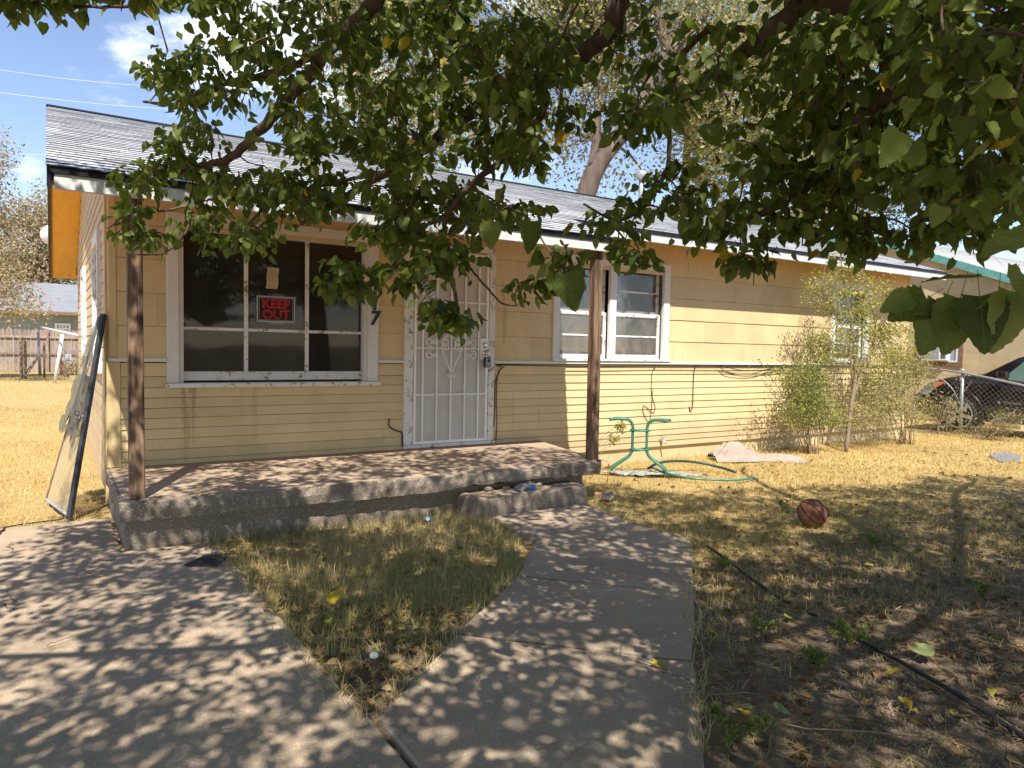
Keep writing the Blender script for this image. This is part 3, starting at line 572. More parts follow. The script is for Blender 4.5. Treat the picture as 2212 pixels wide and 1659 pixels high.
def sloped(mb, x0, x1, ya, yb, off, th):
    za, zb = ridge_z(ya)-off, ridge_z(yb)-off
    mb.add([(x0, ya, za), (x1, ya, za), (x1, yb, zb), (x0, yb, zb), (x0, ya, za+th), (x1, ya, za+th), (x1, yb, zb+th), (x0, yb, zb+th)], [(0, 3, 2, 1), (4, 5, 6, 7), (0, 1, 5, 4), (1, 2, 6, 5), (2, 3, 7, 6), (3, 0, 4, 7)])
for ya, yb in ((5.395, 7.4), (7.403, 10.5), (10.503, 13.4), (13.403, 15.28)):
    mb = MB(); sloped(mb, .022, .40, ya, yb, .118, .012); mb.build('soffit_board', MT['soffit'], roof)
    mb = MB(); sloped(mb, -.008, .021, ya-(.04 if ya < 6 else 0), yb, .135, .115); mb.build('rake_board', MT['drip'], roof)
mb = MB(); sloped(mb, .023, .045, 5.40, 10.5, .130, .010); sloped(mb, .023, .045, 10.503, 15.28, .130, .010); mb.build('rake_trim', MT['oldwood'], roof)
mb = MB(); sloped(mb, .401, 4.60, 5.395, 6.40, .120, .012); sloped(mb, .401, 4.80, 6.401, 6.905, .120, .012); mb.build('porch_ceiling', MT['soffit'], roof)
mb = MB(); sloped(mb, 4.81, 12.84, 6.433, 6.905, .128, .012); mb.build('eave_soffit', MT['soffit'], roof)
mb = MB(); sloped(mb, roof_edge(5.4)-.02, roof_edge(5.4), 5.395, 6.4, .13, .11); 
mb.v = [(x+.29*(y-5.4), y, z) for x, y, z in mb.v]; mb.build('rake_board', MT['fascia'], roof)
vp = MB().tube([(9.39, 10.25, 4.05), (9.39, 10.25, 4.62)], .055, 12).build('vent_pipe', MT['metal'], roof, True)
MB().lathe((9.39, 10.25, 4.60), [(.07, 0), (.12, .03), (.12, .13), (.10, .16), (.02, .19)], 14).build('cap', MT['metal'], vp, True)
# ---- porch posts
def post(x, y, z0, z1, lean=0.0, s=.047):
    q = MB().bev((x-s, y-s, z0), (x+s, y+s, z1), .006); q.v = [(a-lean*(c-z0), b, c) for a, b, c in q.v]; p = q.build('porch_post', MT['post'], hou)
    MB().box((x-s-.05, y-.03, z0-.002), (x-s-.001, y+.03, z0+.004)).box((x+.01, y-s-.05, z0-.002), (x+.05, y-s-.001, z0+.004)).build('bracket', MT['metal'], p)
post(.487, 5.463, .336, 2.40, .004); post(4.455, 5.462, .336, 2.42, .004)
# ---- faucet and cables on the wall
fa = MB().tube([(6.74, WY+.03, .235), (6.74, WY-.07, .235), (6.755, WY-.10, .225), (6.76, WY-.115, .19)], .012, 8).build('faucet', MT['metal'], hou, True)
MB().lathe((6.74, WY-.075, .25), [(.006, 0), (.006, .03), (.028, .032), (.028, .042), (.006, .044)], 10).build('handle', MT['metal'], fa, True)
def cable(pts, r=.005, name='cable', m='iron', parent=None): return MB().tube(smoothpath(pts, 5), r, 5).build(name, MT[m], parent or hou, True)
y_ = WY-.03
cable([(4.20, y_, 1.20), (4.26, y_, 1.19), (4.185, y_, 1.02), (4.178, y_-.005, .75), (4.172, y_, .52)]); cable([(4.30, y_, 1.195), (4.22, y_, 1.12), (4.20, y_, .85), (4.215, y_, .60), (4.205, y_, .36)])
cable([(6.62, y_, 1.20), (6.56, y_, 1.12), (6.56, y_, .85), (6.63, y_, .68), (6.59, y_, .60), (6.44, y_, .70), (6.42, y_, .62), (6.50, y_, .50), (6.55, y_, .52), (6.58, y_, .9)], .004)
cable([(7.42, y_, 1.215), (7.33, y_, 1.15), (7.32, y_, .68), (7.28, y_, .60), (7.26, y_, .66)], .006)
cable([(7.75, y_-.03, 1.215), (8.0, y_-.03, 1.12), (8.45, y_-.03, 1.10), (8.9, y_-.03, 1.18), (9.4, y_-.03, 1.215)], .005); cable([(7.8, y_-.04, 1.215), (8.3, y_-.04, 1.15), (9.0, y_-.04, 1.17), (9.6, y_-.03, 1.21)], .005)
cable([(4.17, y_-.03, 1.215), (5.5, y_-.03, 1.20), (6.6, y_-.03, 1.212), (7.9, y_-.03, 1.205), (10.3, y_-.03, 1.215)], .006)
cable([(2.92, y_, .66), (2.92, y_, .58), (3.0, y_, .53), (3.06, y_, .50), (3.065, y_, .36)], .007)
# ================================================================== things on and around the house
# ---- sign and notice on the big window
sg = thing('keep_out_sign', (1.796, 6.93, 1.604), 'black keep out sign with red letters taped to the big window', 'sign')
MB().bev((1.618, 6.936, 1.606), (1.974, 6.941, 1.849), .002).build('border', MT['signgrey'], sg)
MB().box((1.630, 6.9345, 1.618), (1.962, 6.9365, 1.837)).build('face', MT['signblack'], sg)
ln = MB()
for a, b, c, d in ((1.638, 1.954, 1.624, 1.627), (1.638, 1.954, 1.828, 1.831), (1.638, 1.641, 1.627, 1.828), (1.951, 1.954, 1.627, 1.828)): ln.box((a, 6.9325, c), (b, 6.9343, d))
ln.build('inner_line', MT['signgrey'], sg)
for s, z in (('KEEP', 1.737), ('OUT', 1.638)):
    me = text_mesh(s, .118, .0008, .0035); me.transform(Matrix.Scale(1.02, 4, (1, 0, 0))); link('lettering', me, MT['red'], sg, loc=(1.796, 6.9328, z), rot=(R(90), 0, 0))
MB().box((1.715, 6.9415, 1.590), (1.880, 6.9425, 1.615)).build('tape', MT['tape'], sg)
MB().box((1.715, 6.9425, 1.845), (1.890, 6.9435, 1.872)).build('tape', MT['tape'], sg)
nt = []
for j in range(9):
    for i in (0, 1): nt.append((1.715+.011*j/8*(-1)+.106*i+.004*math.sin(j*1.3), 6.938+.006*math.sin(j*1.1), 2.117-.198*j/8))
pn = link('paper_notice', npmesh('paper_notice', nt, np.array([(2*j, 2*j+1, 2*j+3, 2*j+2) for j in range(8)])), MT['paper'], None, label='creased yellow paper notice stuck on the window above the sign', cat='notice')
ink = MB()
for k in range(13): 
    z = 2.105-.0142*k; j = (2.117-z)/.198*8; xo = -.011*j/8+.004*math.sin(j*1.3); yy = 6.9365+.006*math.sin(j*1.1)
    ink.box((1.722+xo, yy-.0015, z-.0022), (1.722+xo+random.uniform(.06, .088), yy-.0005, z+.0022))
ink.build('print_lines', MT['grey_plastic'], pn)
# ---- key lock box on the knob
kb = thing('key_lock_box', (4.045, 6.80, 1.20), 'black and silver key lock box hanging from the door knob', 'lock box')
MB().bev((3.998, 6.782, 1.185), (4.082, 6.822, 1.300), .008).build('body', MT['black'], kb)
MB().bev((4.008, 6.775, 1.188), (4.076, 6.7818, 1.290), .003).build('cover', MT['grey_plastic'], kb)
MB().lathe((4.042, 6.775, 1.262), [(.018, 0), (.018, .002), (.015, .003)], 14, (0, -1, 0)).build('window', MT['black'], kb)
MB().tube(smoothpath([(4.018, 6.805, 1.295), (4.014, 6.805, 1.345), (4.03, 6.805, 1.378), (4.052, 6.805, 1.378), (4.066, 6.805, 1.345), (4.062, 6.805, 1.295)], 4), .005, 6).build('shackle', MT['metal'], kb, True)
MB().tube([(4.02, 6.7745, 1.207), (4.042, 6.774, 1.213), (4.064, 6.7745, 1.207)], .0025, 4).build('emblem', MT['black'], kb)
# ---- old screen frame leaning on the gable wall
sf = thing('window_screen_frame', (.12, 6.9, 0), 'torn old window screen frame leaning against the left side wall', 'screen frame')
def SFp(y, h):                      # y along the wall, h up the leaning frame
    return np.array([.13-.16*(y-6.55)/.8*(1-h/1.62)+(.395-.13)*h/1.62-.02, 6.56+(y-6.55)*(1-.45*h/1.62)+.30*h/1.62, h])
def sbar(pts, wx, nm='rail', m=None):
    MB().tube(pts, wx, 4).build(nm, m or MT['grey_plastic'], sf)
sbar([SFp(6.55, h) for h in (0, .8, 1.62)], .024, 'stile', MT['dirtmat']); sbar([SFp(6.595, h) for h in (0.02, .8, 1.6)], .011, 'stile', MT['metal']); sbar([SFp(7.35, h) for h in (0, .8, 1.62)], .008, 'stile', MT['oldwood'])
sbar([SFp(y, .02) for y in (6.57, 7.0, 7.34)], .014); sbar([SFp(y, 1.60) for y in (6.57, 7.0, 7.34)], .014); sbar([SFp(y, .78) for y in (6.57, 7.0, 7.34)], .012)
q = []
for j in range(9):
    for i in range(7): q.append(SFp(6.59+.74*i/6, .03+.74*j/8))
link('glass_pane', npmesh('glass_pane', q, np.array([(j*7+i, j*7+i+1, j*7+7+i+1, j*7+7+i) for j in range(8) for i in range(6)])), MT['screenlow'], sf)
q = []; f = []; rg = random.Random(3); n = 12; m = 14
for j in range(m+1):
    for i in range(n+1):
        p = SFp(6.585+.75*i/n+rg.uniform(-.012, .012), .62+.98*j/m); q.append(p+np.array([-.02-.05*abs(math.sin(i*1.1+j*.7))*(1-j/m)-.03*math.sin(i*.6)*(.5), 0, rg.uniform(-.03, .03) if j == 0 else 0]))
for j in range(m):
    for i in range(n):
        if rg.random() > (.40 if 4 < i < 9 and j < 9 else .06): f.append((j*(n+1)+i, j*(n+1)+i+1, (j+1)*(n+1)+i+1, (j+1)*(n+1)+i))
link('torn_screen', npmesh('torn_screen', q, np.array(f)), MT['screenold'], sf)
for y0, h0, dy, dh in ((6.8, .75, .25, -.35), (6.95, .9, .3, -.4), (6.7, 1.1, .15, -.5)):
    a = SFp(y0, h0); MB().add([a, a+[-.05, .12, .02], a+[-.09, dy, dh], a+[-.07, dy-.09, dh-.02]], [(0, 1, 2, 3)]).build('torn_strip', MT['screenold'], sf)
# ---- satellite dish at the back of the house
ds = thing('satellite_dish', (.05, 15.6, 0), 'pale round satellite dish behind the left roof edge', 'dish')
c = PY(112, 508, 15.6); pr_ = [(.02, .06), (.10, .05), (.15, .03), (.185, 0), (.185, -.008), (.14, .022), (.02, .045)]
MB().lathe(c, pr_, 28, (.25, -1, -.35)).build('reflector', MT['white_plastic'], ds, True)
MB().tube([c+[0, .03, 0], c+[.05, .25, -.3], (.30, 15.1, 2.55)], .022, 8).build('mast', MT['metal'], ds, True)
MB().tube([c+[0, -.02, -.2], c+[.08, -.38, -.12]], .012, 6).build('arm', MT['metal'], ds, True)
# ---- green table frame
tf = thing('patio_table_frame', (5.66, 6.09, 0), 'green tubular patio table frame without its top by the porch end', 'table frame')
ca, sa = math.cos(R(-43)), math.sin(R(-43))
def TP(r_, ang, z):
    a = R(-43)+ang; return np.array([5.66+r_*math.cos(a), 6.09+r_*math.sin(a), z])
for k, base in enumerate((0, 180)):
    for s in (-1, 1):
        A = R(base+s*11); o = .0
        pts = [TP(.325, A, -.02), TP(.315, A, .03), TP(.285, A*1.0, .075), TP(.20, A, .135), TP(.125, A, .19), TP(.088, A, .25), TP(.082, A, .31), TP(.082, A, .50), TP(.085, A, .545), TP(.105, A, .59), TP(.15, A, .617), TP(.24, A, .622), TP(.355 if s > 0 else .31, R(base+s*14), .615)]
        MB().tube(smoothpath(pts, 4), .0165, 10).build('leg', MT['greentube'], tf, True)
for z in (.275, .495):
    rg_ = [TP(.105*math.sqrt(1), R(a), z) if 0 else np.array([5.66+ca*.105*math.cos(R(a))-sa*.05*math.sin(R(a)), 6.09+sa*.105*math.cos(R(a))+ca*.05*math.sin(R(a)), z]) for a in range(0, 361, 20)]
    MB().tube(rg_, .011, 8).build('brace_ring', MT['greentube'], tf, True)
# ---- hose lying beside the table
hz = [(5.80, 5.72, .02), (6.05, 5.75, .02), (6.55, 6.35, .06), (6.35, 6.62, .09), (6.15, 6.45, .07)]
hp = [PZ(u, v, z) for u, v, z in ((1400, 1012, .03), (1418, 1002, .10), (1450, 996, .11), (1500, 998, .09), (1550, 1008, .05), (1590, 1020, .02))]
MB().tube(smoothpath(hp, 6), .016, 8).build('hose_loop', MT['hose'], None, True, label='dark arched hose loop rising beside the green table frame', cat='hose')
hp = [PZ(u, v, z) for u, v, z in ((1405, 1008, .04), (1440, 1022, .03), (1490, 1033, .02), (1540, 1036, .015), (1590, 1037, .02), (1630, 1032, .015))]
MB().tube(smoothpath(hp, 6), .013, 8).build('garden_hose', MT['greentube'], None, True, label='green garden hose lying in the grass right of the table frame', cat='hose')
# ---- crumpled cloth by the wall
q = []; n, m = 64, 36; rg = random.Random(9)
P0, P1 = np.array([7.35, 6.52]), np.array([8.42, 5.93]); dx_ = P1-P0; px_ = np.array([-dx_[1], dx_[0]])/np.linalg.norm(dx_)
for j in range(m+1):
    for i in range(n+1):
        fu, fv = i/n, j/m-.5; hgt = .17*math.exp(-((fu-.22)/.22)**2)*(1-(2*fv)**2)+.05*math.exp(-((fu-.75)/.3)**2)*(1-(2*fv)**2)
        wv = .05*abs(math.sin(fu*19+fv*9+2*math.sin(fv*7)))+.04*abs(math.sin(fu*11-fv*15+1.5*math.sin(fu*9)))+.02*abs(math.sin(fu*41+fv*27))-.05
        e = 1-.25*abs(math.sin(fu*7))*(abs(fv)*2)
        p = P0+dx_*fu+px_*fv*(.42+.12*math.sin(fu*9))*e; q.append((p[0], p[1], max(-.018, -.02+hgt+(wv*(1-(2*fv)**4)+.012)*(.35+hgt*6))))
link('crumpled_cloth', npmesh('crumpled_cloth', q, np.array([(j*(n+1)+i, j*(n+1)+i+1, (j+1)*(n+1)+i+1, (j+1)*(n+1)+i) for j in range(m) for i in range(n)])), MT['cloth'], None, True, label='crumpled dirty white cloth on the ground against the house wall', cat='cloth')
# pale rag and trash under the table
q = []; n = 14
for j in range(n+1):
    for i in range(n+1):
        fu, fv = i/n-.5, j/n-.5; q.append((5.75+fu*.75-fv*.3, 5.98+fv*.42-fu*.36, -.012+.02*abs(math.sin(fu*17+fv*5))+.016*abs(math.sin(fv*23-fu*4))+(rg.uniform(0, .012) if abs(fu) < .45 else 0)))
link('pale_rag', npmesh('pale_rag', q, np.array([(j*(n+1)+i, j*(n+1)+i+1, (j+1)*(n+1)+i+1, (j+1)*(n+1)+i) for j in range(n) for i in range(n)])), simple('pale_teal_rag', (.30, .33, .30), .95, .4, 14, dirt=(.2, .16, .12), dsc=14, dlo=.45, dhi=.6), None, True, label='flat pale greenish rag under the green table frame', cat='rag')
# ---- basketball
bc = PZ(1760, 1140, -.02); bc = np.array([bc[0]+.03, bc[1]+.05, .088]); br = .116
bl = thing('basketball', (float(bc[0]), float(bc[1]), -.03), 'worn brown basketball lying on the dry lawn', 'ball')
v = []; f = []; nu, nv = 32, 18
for j in range(nv+1):
    for i in range(nu): a = 2*math.pi*i/nu; b = math.pi*j/nv; v.append(bc+br*np.array([math.sin(b)*math.cos(a), math.sin(b)*math.sin(a), math.cos(b)]))
for j in range(nv):
    for i in range(nu): f.append((j*nu+i, j*nu+(i+1) % nu, (j+1)*nu+(i+1) % nu, (j+1)*nu+i))
me = bpy.data.meshes.new('body'); me.from_pydata([tuple(p) for p in v], [], f); me.validate(); link('body', me, MT['ball'], bl, True)
tv = -ray(1760, 1110); tv /= np.linalg.norm(tv); pol = .75*ri+.35*tv-.75*up; pol /= np.linalg.norm(pol)
e1 = np.cross(pol, tv); e1 /= np.linalg.norm(e1); e2 = np.cross(pol, e1)
for k in range(4):
    a = math.pi*k/4+.35; d_ = math.cos(a)*e1+math.sin(a)*e2
    MB().tube([bc+(br+.0002)*(math.cos(t)*pol+math.sin(t)*d_) for t in np.linspace(0, 2*math.pi, 49)], .0036, 6, False).build('seam', MT['ballseam'], bl, True)
# ---- black poly pipe across the lower right
pp = [PZ(u, v, z) for u, v, z in ((1528, 1180, 0), (1575, 1212, 0), (1640, 1262, .01), (1690, 1296, -.01), (1780, 1340, -.02), (1880, 1395, -.02), (1950, 1432, .0), (2010, 1466, .01), (2110, 1525, .0), (2212, 1592, .0), (2400, 1710, -.01))]
MB().tube(smoothpath(pp, 6), .0105, 8).build('irrigation_pipe', MT['blackpipe'], None, True, label='black irrigation pipe running diagonally through leaf litter in the lower right', cat='pipe')
# ---- small litter
def crumple(name, c, r_, m, seed, label, cat, sx=1.0):
    rg = random.Random(seed); v = []; f = []; nu, nv = 14, 8
    for j in range(nv+1):
        for i in range(nu):
            a = 2*math.pi*i/nu; b = math.pi*j/nv; k = 1+.38*math.sin(a*3+seed)*math.sin(b*4)+rg.uniform(-.2, .2)
            v.append((c[0]+sx*r_*k*math.sin(b)*math.cos(a), c[1]+.7*r_*k*math.sin(b)*math.sin(a), c[2]+.5*r_*k*math.cos(b)))
    for j in range(nv):
        for i in range(nu): f.append((j*nu+i, j*nu+(i+1) % nu, (j+1)*nu+(i+1) % nu, (j+1)*nu+i))
    return MB().add(v, f).build(name, m, None, False, label=label, cat=cat)
bp = np.array([3.47, 5.20, .16])
bag = crumple('plastic_bag', (bp[0], bp[1], .185), .065, simple('grey_bag_film', (.16, .16, .17), .3, .4, 20, spec=.6), 2, 'crumpled grey plastic bag with blue end on the porch step', 'bag', 1.1)
e = MB(); v = []; f = []
e = crumple('blue_end', (bp[0]+.09, bp[1]-.005, .18), .04, simple('blue_bag_film', (.05, .20, .52), .35, .3, 20, spec=.6), 5, None, None, 1.2); e.parent = bag
bl1 = PZ(925, 1134, 0); crumple('candy_wrapper', (bl1[0], bl1[1], .05), .03, simple('pale_blue_film', (.25, .38, .55), .3, .3, 30, spec=.6), 8, 'small pale blue wrapper in the grass triangle near the porch', 'wrapper')
cp = PZ(808, 1417, 0); MB().lathe((cp[0], cp[1], -.006), [(.019, 0), (.020, .004), (.019, .016), (.016, .017), (.015, .006), (.004, .005)], 20).build('bottle_cap', MT['white_plastic'], None, True, label='white plastic bottle cap in the bare tip of the grass triangle', cat='cap')
a, b, c_, d_ = (PZ(u, v, .003) for u, v in ((398, 1222), (440, 1202), (500, 1196), (470, 1222)))
MB().add([a, d_, c_, b]+[p+[0, 0, .008] for p in (a, d_, c_, b)], [(3, 2, 1, 0), (4, 5, 6, 7), (0, 1, 5, 4), (1, 2, 6, 5), (2, 3, 7, 6), (3, 0, 4, 7)]).build('black_tile', MT['dirtmat'], None, label='flat black tile piece lying where driveway meets the grass triangle', cat='tile')
gp = [PZ(u, v, -.01) for u, v in ((2138, 984), (2168, 977), (2208, 984), (2202, 996), (2160, 998))]
MB().prism([(p[0], p[1]) for p in gp], -.05, .0).build('valve_cover', MT['metal'], None, label='grey ground plate set in the sunny lawn at the right', cat='cover')
cc = [(-.33, 6.32, .005), (-.30, 6.38, .006), (-.30, 6.45, .006), (-.22, 6.50, .004), (-.1, 6.53, .004), (.05, 6.55, .006), (.1, 6.60, .02)]
co = MB().tube(smoothpath(cc, 5), .006, 6).build('power_cord', MT['iron'], None, True, label='thin black cord along the driveway back edge by the screen frame', cat='cord')
MB().box((-.355, 6.27, -.002), (-.315, 6.315, .016)).build('plug', MT['iron'], co)
rp = [PY(1290, 985, 5.26), PY(1303, 995, 5.25), PY(1312, 1020, 5.24), PY(1306, 1042, 5.22)]
rp = [(4.42, 5.40, .342), (4.46, 5.34, .342), (4.50, 5.28, .33), (4.47, 5.235, .25), (4.45, 5.22, .15), (4.30, 5.10, .08), (4.24, 5.07, .02)]
MB().tube(smoothpath(rp, 5), .004, 5).build('red_string', simple('faded_red_string', (.50, .14, .11), .9, .2, 20), None, True, label='thin faded red string trailing over the right porch corner', cat='string')
# ---- sticks lying on the concrete
stk = [((1160, 1617), (1221, 1606), .007, 'short thick brown stick near the bottom of the walk'), ((1205, 1659), (1278, 1597), .006, 'forked pale stick at the bottom edge of the walk'), ((1112, 1390), (1190, 1428), .003, 'long thin straw stem across the walk joint'),
       ((1375, 1422), (1478, 1468), .004, 'pale stem under a yellow leaf near the right walk edge'), ((1435, 1505), (1640, 1500), .005, 'long pale stalk sticking out over the right walk edge'), ((100, 1395), (158, 1376), .004, 'thin twig on the left of the driveway'),
       ((560, 1262), (640, 1250), .004, 'dark branching twig on the driveway beside the grass triangle'), ((1222, 1232), (1305, 1216), .004, 'grey twig on the upper bay of the walk'), ((1030, 1470), (1050, 1440), .003, 'small curved stem on the walk beside the grass tip'),
       ((190, 1240), (222, 1246), .005, 'stubby light twig on the driveway'), ((470, 1580), (505, 1576), .004, 'small dark twig on the driveway near the bottom'), ((1660, 1240), (1700, 1290), .005, 'straw stalk crossing the black pipe'), ((1590, 1560), (2050, 1600), .006, 'long golden stalk in the leaf litter at the bottom right')]
for k, (a, b, r_, lb) in enumerate(stk):
    A, B = PZ(*a, .012), PZ(*b, .012); rg = random.Random(k); n_ = 6; r_ *= .65; per = np.array([-(B-A)[1], (B-A)[0], 0])*.035
    MB().tube([A+(B-A)*t/n_+per*math.sin(t*2.1+k)*rg.uniform(.3, 1)+np.array([0, 0, r_*.5+.006*abs(math.sin(t*1.7))]) for t in range(n_+1)], [r_*(1-.45*t/n_) for t in range(n_+1)], 6).build('stick', MT['twigbark'], None, True, label=lb, cat='stick', group='sticks lying on the ground')
# ================================================================== back left yard: fence, grey house, poles
fn = thing('wooden_fence', (-.5, 36.5, 0), 'weathered wooden picket fence across the back of the left yard', 'fence')
pm = MB().add([(-.066, 0, 0), (.066, 0, 0), (.066, 0, 1.76), (.035, 0, 1.83), (-.035, 0, 1.83), (-.066, 0, 1.76), (-.066, .018, 0), (.066, .018, 0), (.066, .018, 1.76), (.035, .018, 1.83), (-.035, .018, 1.83), (-.066, .018, 1.76)],
              [(0, 1, 2, 3, 4, 5), (11, 10, 9, 8, 7, 6)]+[(i, 6+i, 6+(i+1) % 6, (i+1) % 6) for i in range(6)])
p0 = pm.build('picket', MT['fencewood'], fn); x = -4.6; k = 0; rg = random.Random(2)
while x < 3.2:
    o = p0 if k == 0 else p0.copy()
    if k: COL.objects.link(o); setpar(o, fn)
    o.location = (x, 36.5+.35*(x+.5)*0, -.05+rg.uniform(-.03, .03)); o.rotation_euler = (0, rg.uniform(-.012, .012), 0); x += .147; k += 1
for z in (.72, 1.42): MB().bev((-4.7, 36.43, z), (3.3, 36.495, z+.09), .004).build('rail', MT['fencewood'], fn)
for x in (-2.6, -.1, 2.4): MB().bev((x-.045, 36.36, -.1), (x+.045, 36.43, 1.8), .005).build('post', MT['fencewood'], fn)
def pole(name, a, b, r_, m, lb, cat, extra=None):
    p = MB().tube([a, b], r_, 8).build(name, m, None, True, label=lb, cat=cat); return p
pw_ = PZ(52, 818, -.03); 
pst = thing('old_fence_post', tuple(pw_), 'rough brown wooden post standing in front of the back fence', 'post')
MB().bev((pw_[0]-.12, pw_[1]-.06, -.1), (pw_[0]-.02, pw_[1]+.04, 1.45), .01).build('upright', MT['fencewood'], pst); MB().bev((pw_[0]+.0, pw_[1]-.08, -.1), (pw_[0]+.09, pw_[1]+.01, 1.3), .012).build('upright', MT['oldwood'], pst)
MB().tube([(pw_[0]+.1, pw_[1], .2), (pw_[0]+.42, pw_[1]+.3, .75)], .05, 6).build('brace', MT['fencewood'], pst)
a = PZ(118, 828, -.03); b = PY(135, 722, a[1]); pole('leaning_pole', a, b, .05, MT['white_plastic'], 'pale pole leaning right in front of the back fence', 'pole')
a, b = PY(90, 707, 28), PY(168, 724, 26); pole('white_pipe', a, b, .03, MT['white_plastic'], 'thin white pipe slanting across in front of the grey house', 'pipe')
a = PZ(88, 806, -.03); pole('steel_post', (a[0], 33.5, -.1), (a[0]-.05, 33.5, 1.72), .05, MT['metal'], 'grey steel post with cap standing at the back fence', 'post')
a = PZ(96, 816, -.03); pole('rusty_post', (a[0], a[1], -.1), (a[0], a[1], 1.25), .035, MT['oldwood'], 'thin rusty post beside the grey steel post', 'post')
a = PZ(145, 815, -.03); MB().tube([a, a+[-.3, 0, .85]], [.09, .07], 5).build('broken_stake', MT['oldwood'], None, label='dark broken stake leaning left near the back fence', cat='stake')
gm = thing('gas_meter', (.35, 34.5, 0), 'small grey gas meter with looped pipes at the back fence', 'meter')
c = PY(147, 765, 34.5); MB().tube(smoothpath([c+[-.28, 0, -.9], c+[-.28, 0, .1], c+[-.2, 0, .22], c+[-.1, 0, .1], c+[-.1, 0, -.1]], 4), .025, 6).tube(smoothpath([c+[.1, 0, -.1], c+[.1, 0, .12], c+[.2, 0, .22], c+[.3, 0, .1], c+[.28, 0, -.9]], 4), .025, 6).build('pipes', MT['metal'], gm, True)
MB().bev(tuple(c+[-.13, -.08, -.28]), tuple(c+[.13, .08, .0]), .03).build('body', MT['white_plastic'], gm)
gh = thing('grey_house', (-2, 47, 0), 'sage grey house with pale roof beyond the back fence', 'house')
MB().box((-9, 46, -.1), (6, 52, 2.95)).build('wall', MT['greywall'], gh)
for x in (-8, -6.2, -4.4, -2.6, -.8, 1.0, 2.8): MB().box((x, 45.975, 0), (x+.05, 45.998, 2.9)).build('batten', MT['greywall'], gh)
mb = MB(); mb.add([(-9.6, 45.3, 2.85), (6.6, 45.3, 2.85), (6.6, 49, 4.55), (-9.6, 49, 4.55), (6.6, 52.7, 2.85), (-9.6, 52.7, 2.85), (-9.6, 45.3, 2.78), (6.6, 45.3, 2.78), (6.6, 52.7, 2.78), (-9.6, 52.7, 2.78)], [(0, 1, 2, 3), (3, 2, 4, 5), (6, 9, 8, 7), (0, 6, 7, 1), (1, 7, 8, 4, 2), (4, 8, 9, 5), (0, 3, 5, 9, 6)]); rf = mb.build('roof', MT['shinglepale'], gh)
a = rf.data.attributes.new('tint', 'FLOAT', 'POINT'); a.data.foreach_set('value', [.6]*len(rf.data.vertices))
MB().box((-9.6, 45.24, 2.68), (6.6, 45.295, 2.84)).build('fascia', MT['oldwood'], gh)
w0, w1 = PY(118, 698, 46), PY(153, 722, 46)
gw = MB(); 
for q in ((w0[0], w0[0]+.1, w1[2], w0[2]), (w1[0]-.1, w1[0], w1[2], w0[2]), (w0[0]+.1, w1[0]-.1, w0[2]-.1, w0[2]), (w0[0]+.1, w1[0]-.1, w1[2], w1[2]+.08)): gw.box((q[0], 45.93, q[2]), (q[1], 45.998, q[3]))
gwo = gw.build('window', MT['white_plastic'], gh); MB().box((w0[0]+.1, 45.97, w1[2]+.08), (w1[0]-.1, 45.985, w0[2]-.1)).build('pane', MT['grey_plastic'], gwo)
for t in (.25, .5, .75): x = w0[0]+.1+(w1[0]-w0[0]-.2)*t; MB().box((x-.03, 45.95, w1[2]+.08), (x+.03, 45.969, w0[2]-.1)).build('bar', MT['white_plastic'], gwo)
MB().box((w0[0]+.1, 45.955, (w0[2]+w1[2])/2-.04), (w1[0]-.1, 45.968, (w0[2]+w1[2])/2+.04)).build('bar', MT['white_plastic'], gwo)
# overhead wires
for (u0, v0, u1, v1, y, lb) in ((-60, 141, 330, 186, 40, 'highest thin overhead wire crossing the blue sky at left'), (-60, 191, 380, 236, 40, 'second thin overhead wire just above the roof line'), (-40, 363, 130, 371, 55, 'thin overhead wire left of the roof eave'), (-40, 382, 130, 391, 55, 'lowest thin overhead wire left of the roof eave'), (-60, 318, 130, 336, 55, 'faint overhead wire left of the roof slope')):
    A, B = PY(u0, v0, y), PY(u1, v1, y); MB().tube([A+(B-A)*t/6-np.array([0, 0, .12*(1-((t-3)/3)**2)]) for t in range(7)], .008 if y < 50 else .009, 4).build('overhead_wire', MT['white_plastic'], None, True, label=lb, cat='wire', group='overhead wires')
# ================================================================== right: neighbour house, car, chain-link fence
NX = 19.0
nb = thing('neighbour_house', (22, 12, 0), 'beige neighbour house with teal trim behind the black car', 'house')
mb = MB(); NR = lambda y: 3.0+.38*(y-7.15) if y < 12.1 else 3.0+.38*4.95-.38*(y-12.1)
prf = [(7.64, -.4), (16.5, -.4), (16.5, NR(16.5)-.12), (12.1, NR(12.1)-.12), (7.64, NR(7.64)-.12)]
mb.add([(NX, y, z) for y, z in prf]+[(30, y, z) for y, z in prf], [tuple(range(5)), tuple(range(9, 4, -1))]+[(i, 5+i, 5+(i+1) % 5, (i+1) % 5) for i in range(5)]); mb.build('wall', MT['nbwall'], nb)
rg = random.Random(4); z = -.2; k = 0
while z < 4.6:
    y0 = 7.645; y1 = 16.4; lim = lambda zz: (zz+.14-3.0)/.38+7.15
    if z+.28 > NR(7.64)-.12: y0 = max(y0, lim(z+.29)); y1 = min(y1, 24.2-lim(z+.29))
    y = y0-(.3 if k % 2 else 0)
    while y < min(y1, 12.6):
        a, b = max(y, y0), min(y+.606, y1); y += .61
        if b-a > .05 and not (a > 8.9 and b < 10.15 and 1.2 < z < 2.3):
            MB().box((NX-.012-rg.uniform(0, .003), a, z-.008), (NX-.001, b, z+.277)).build('cladding_panel', MT['nbwall'], nb)
    z += .285; k += 1
mb = MB()
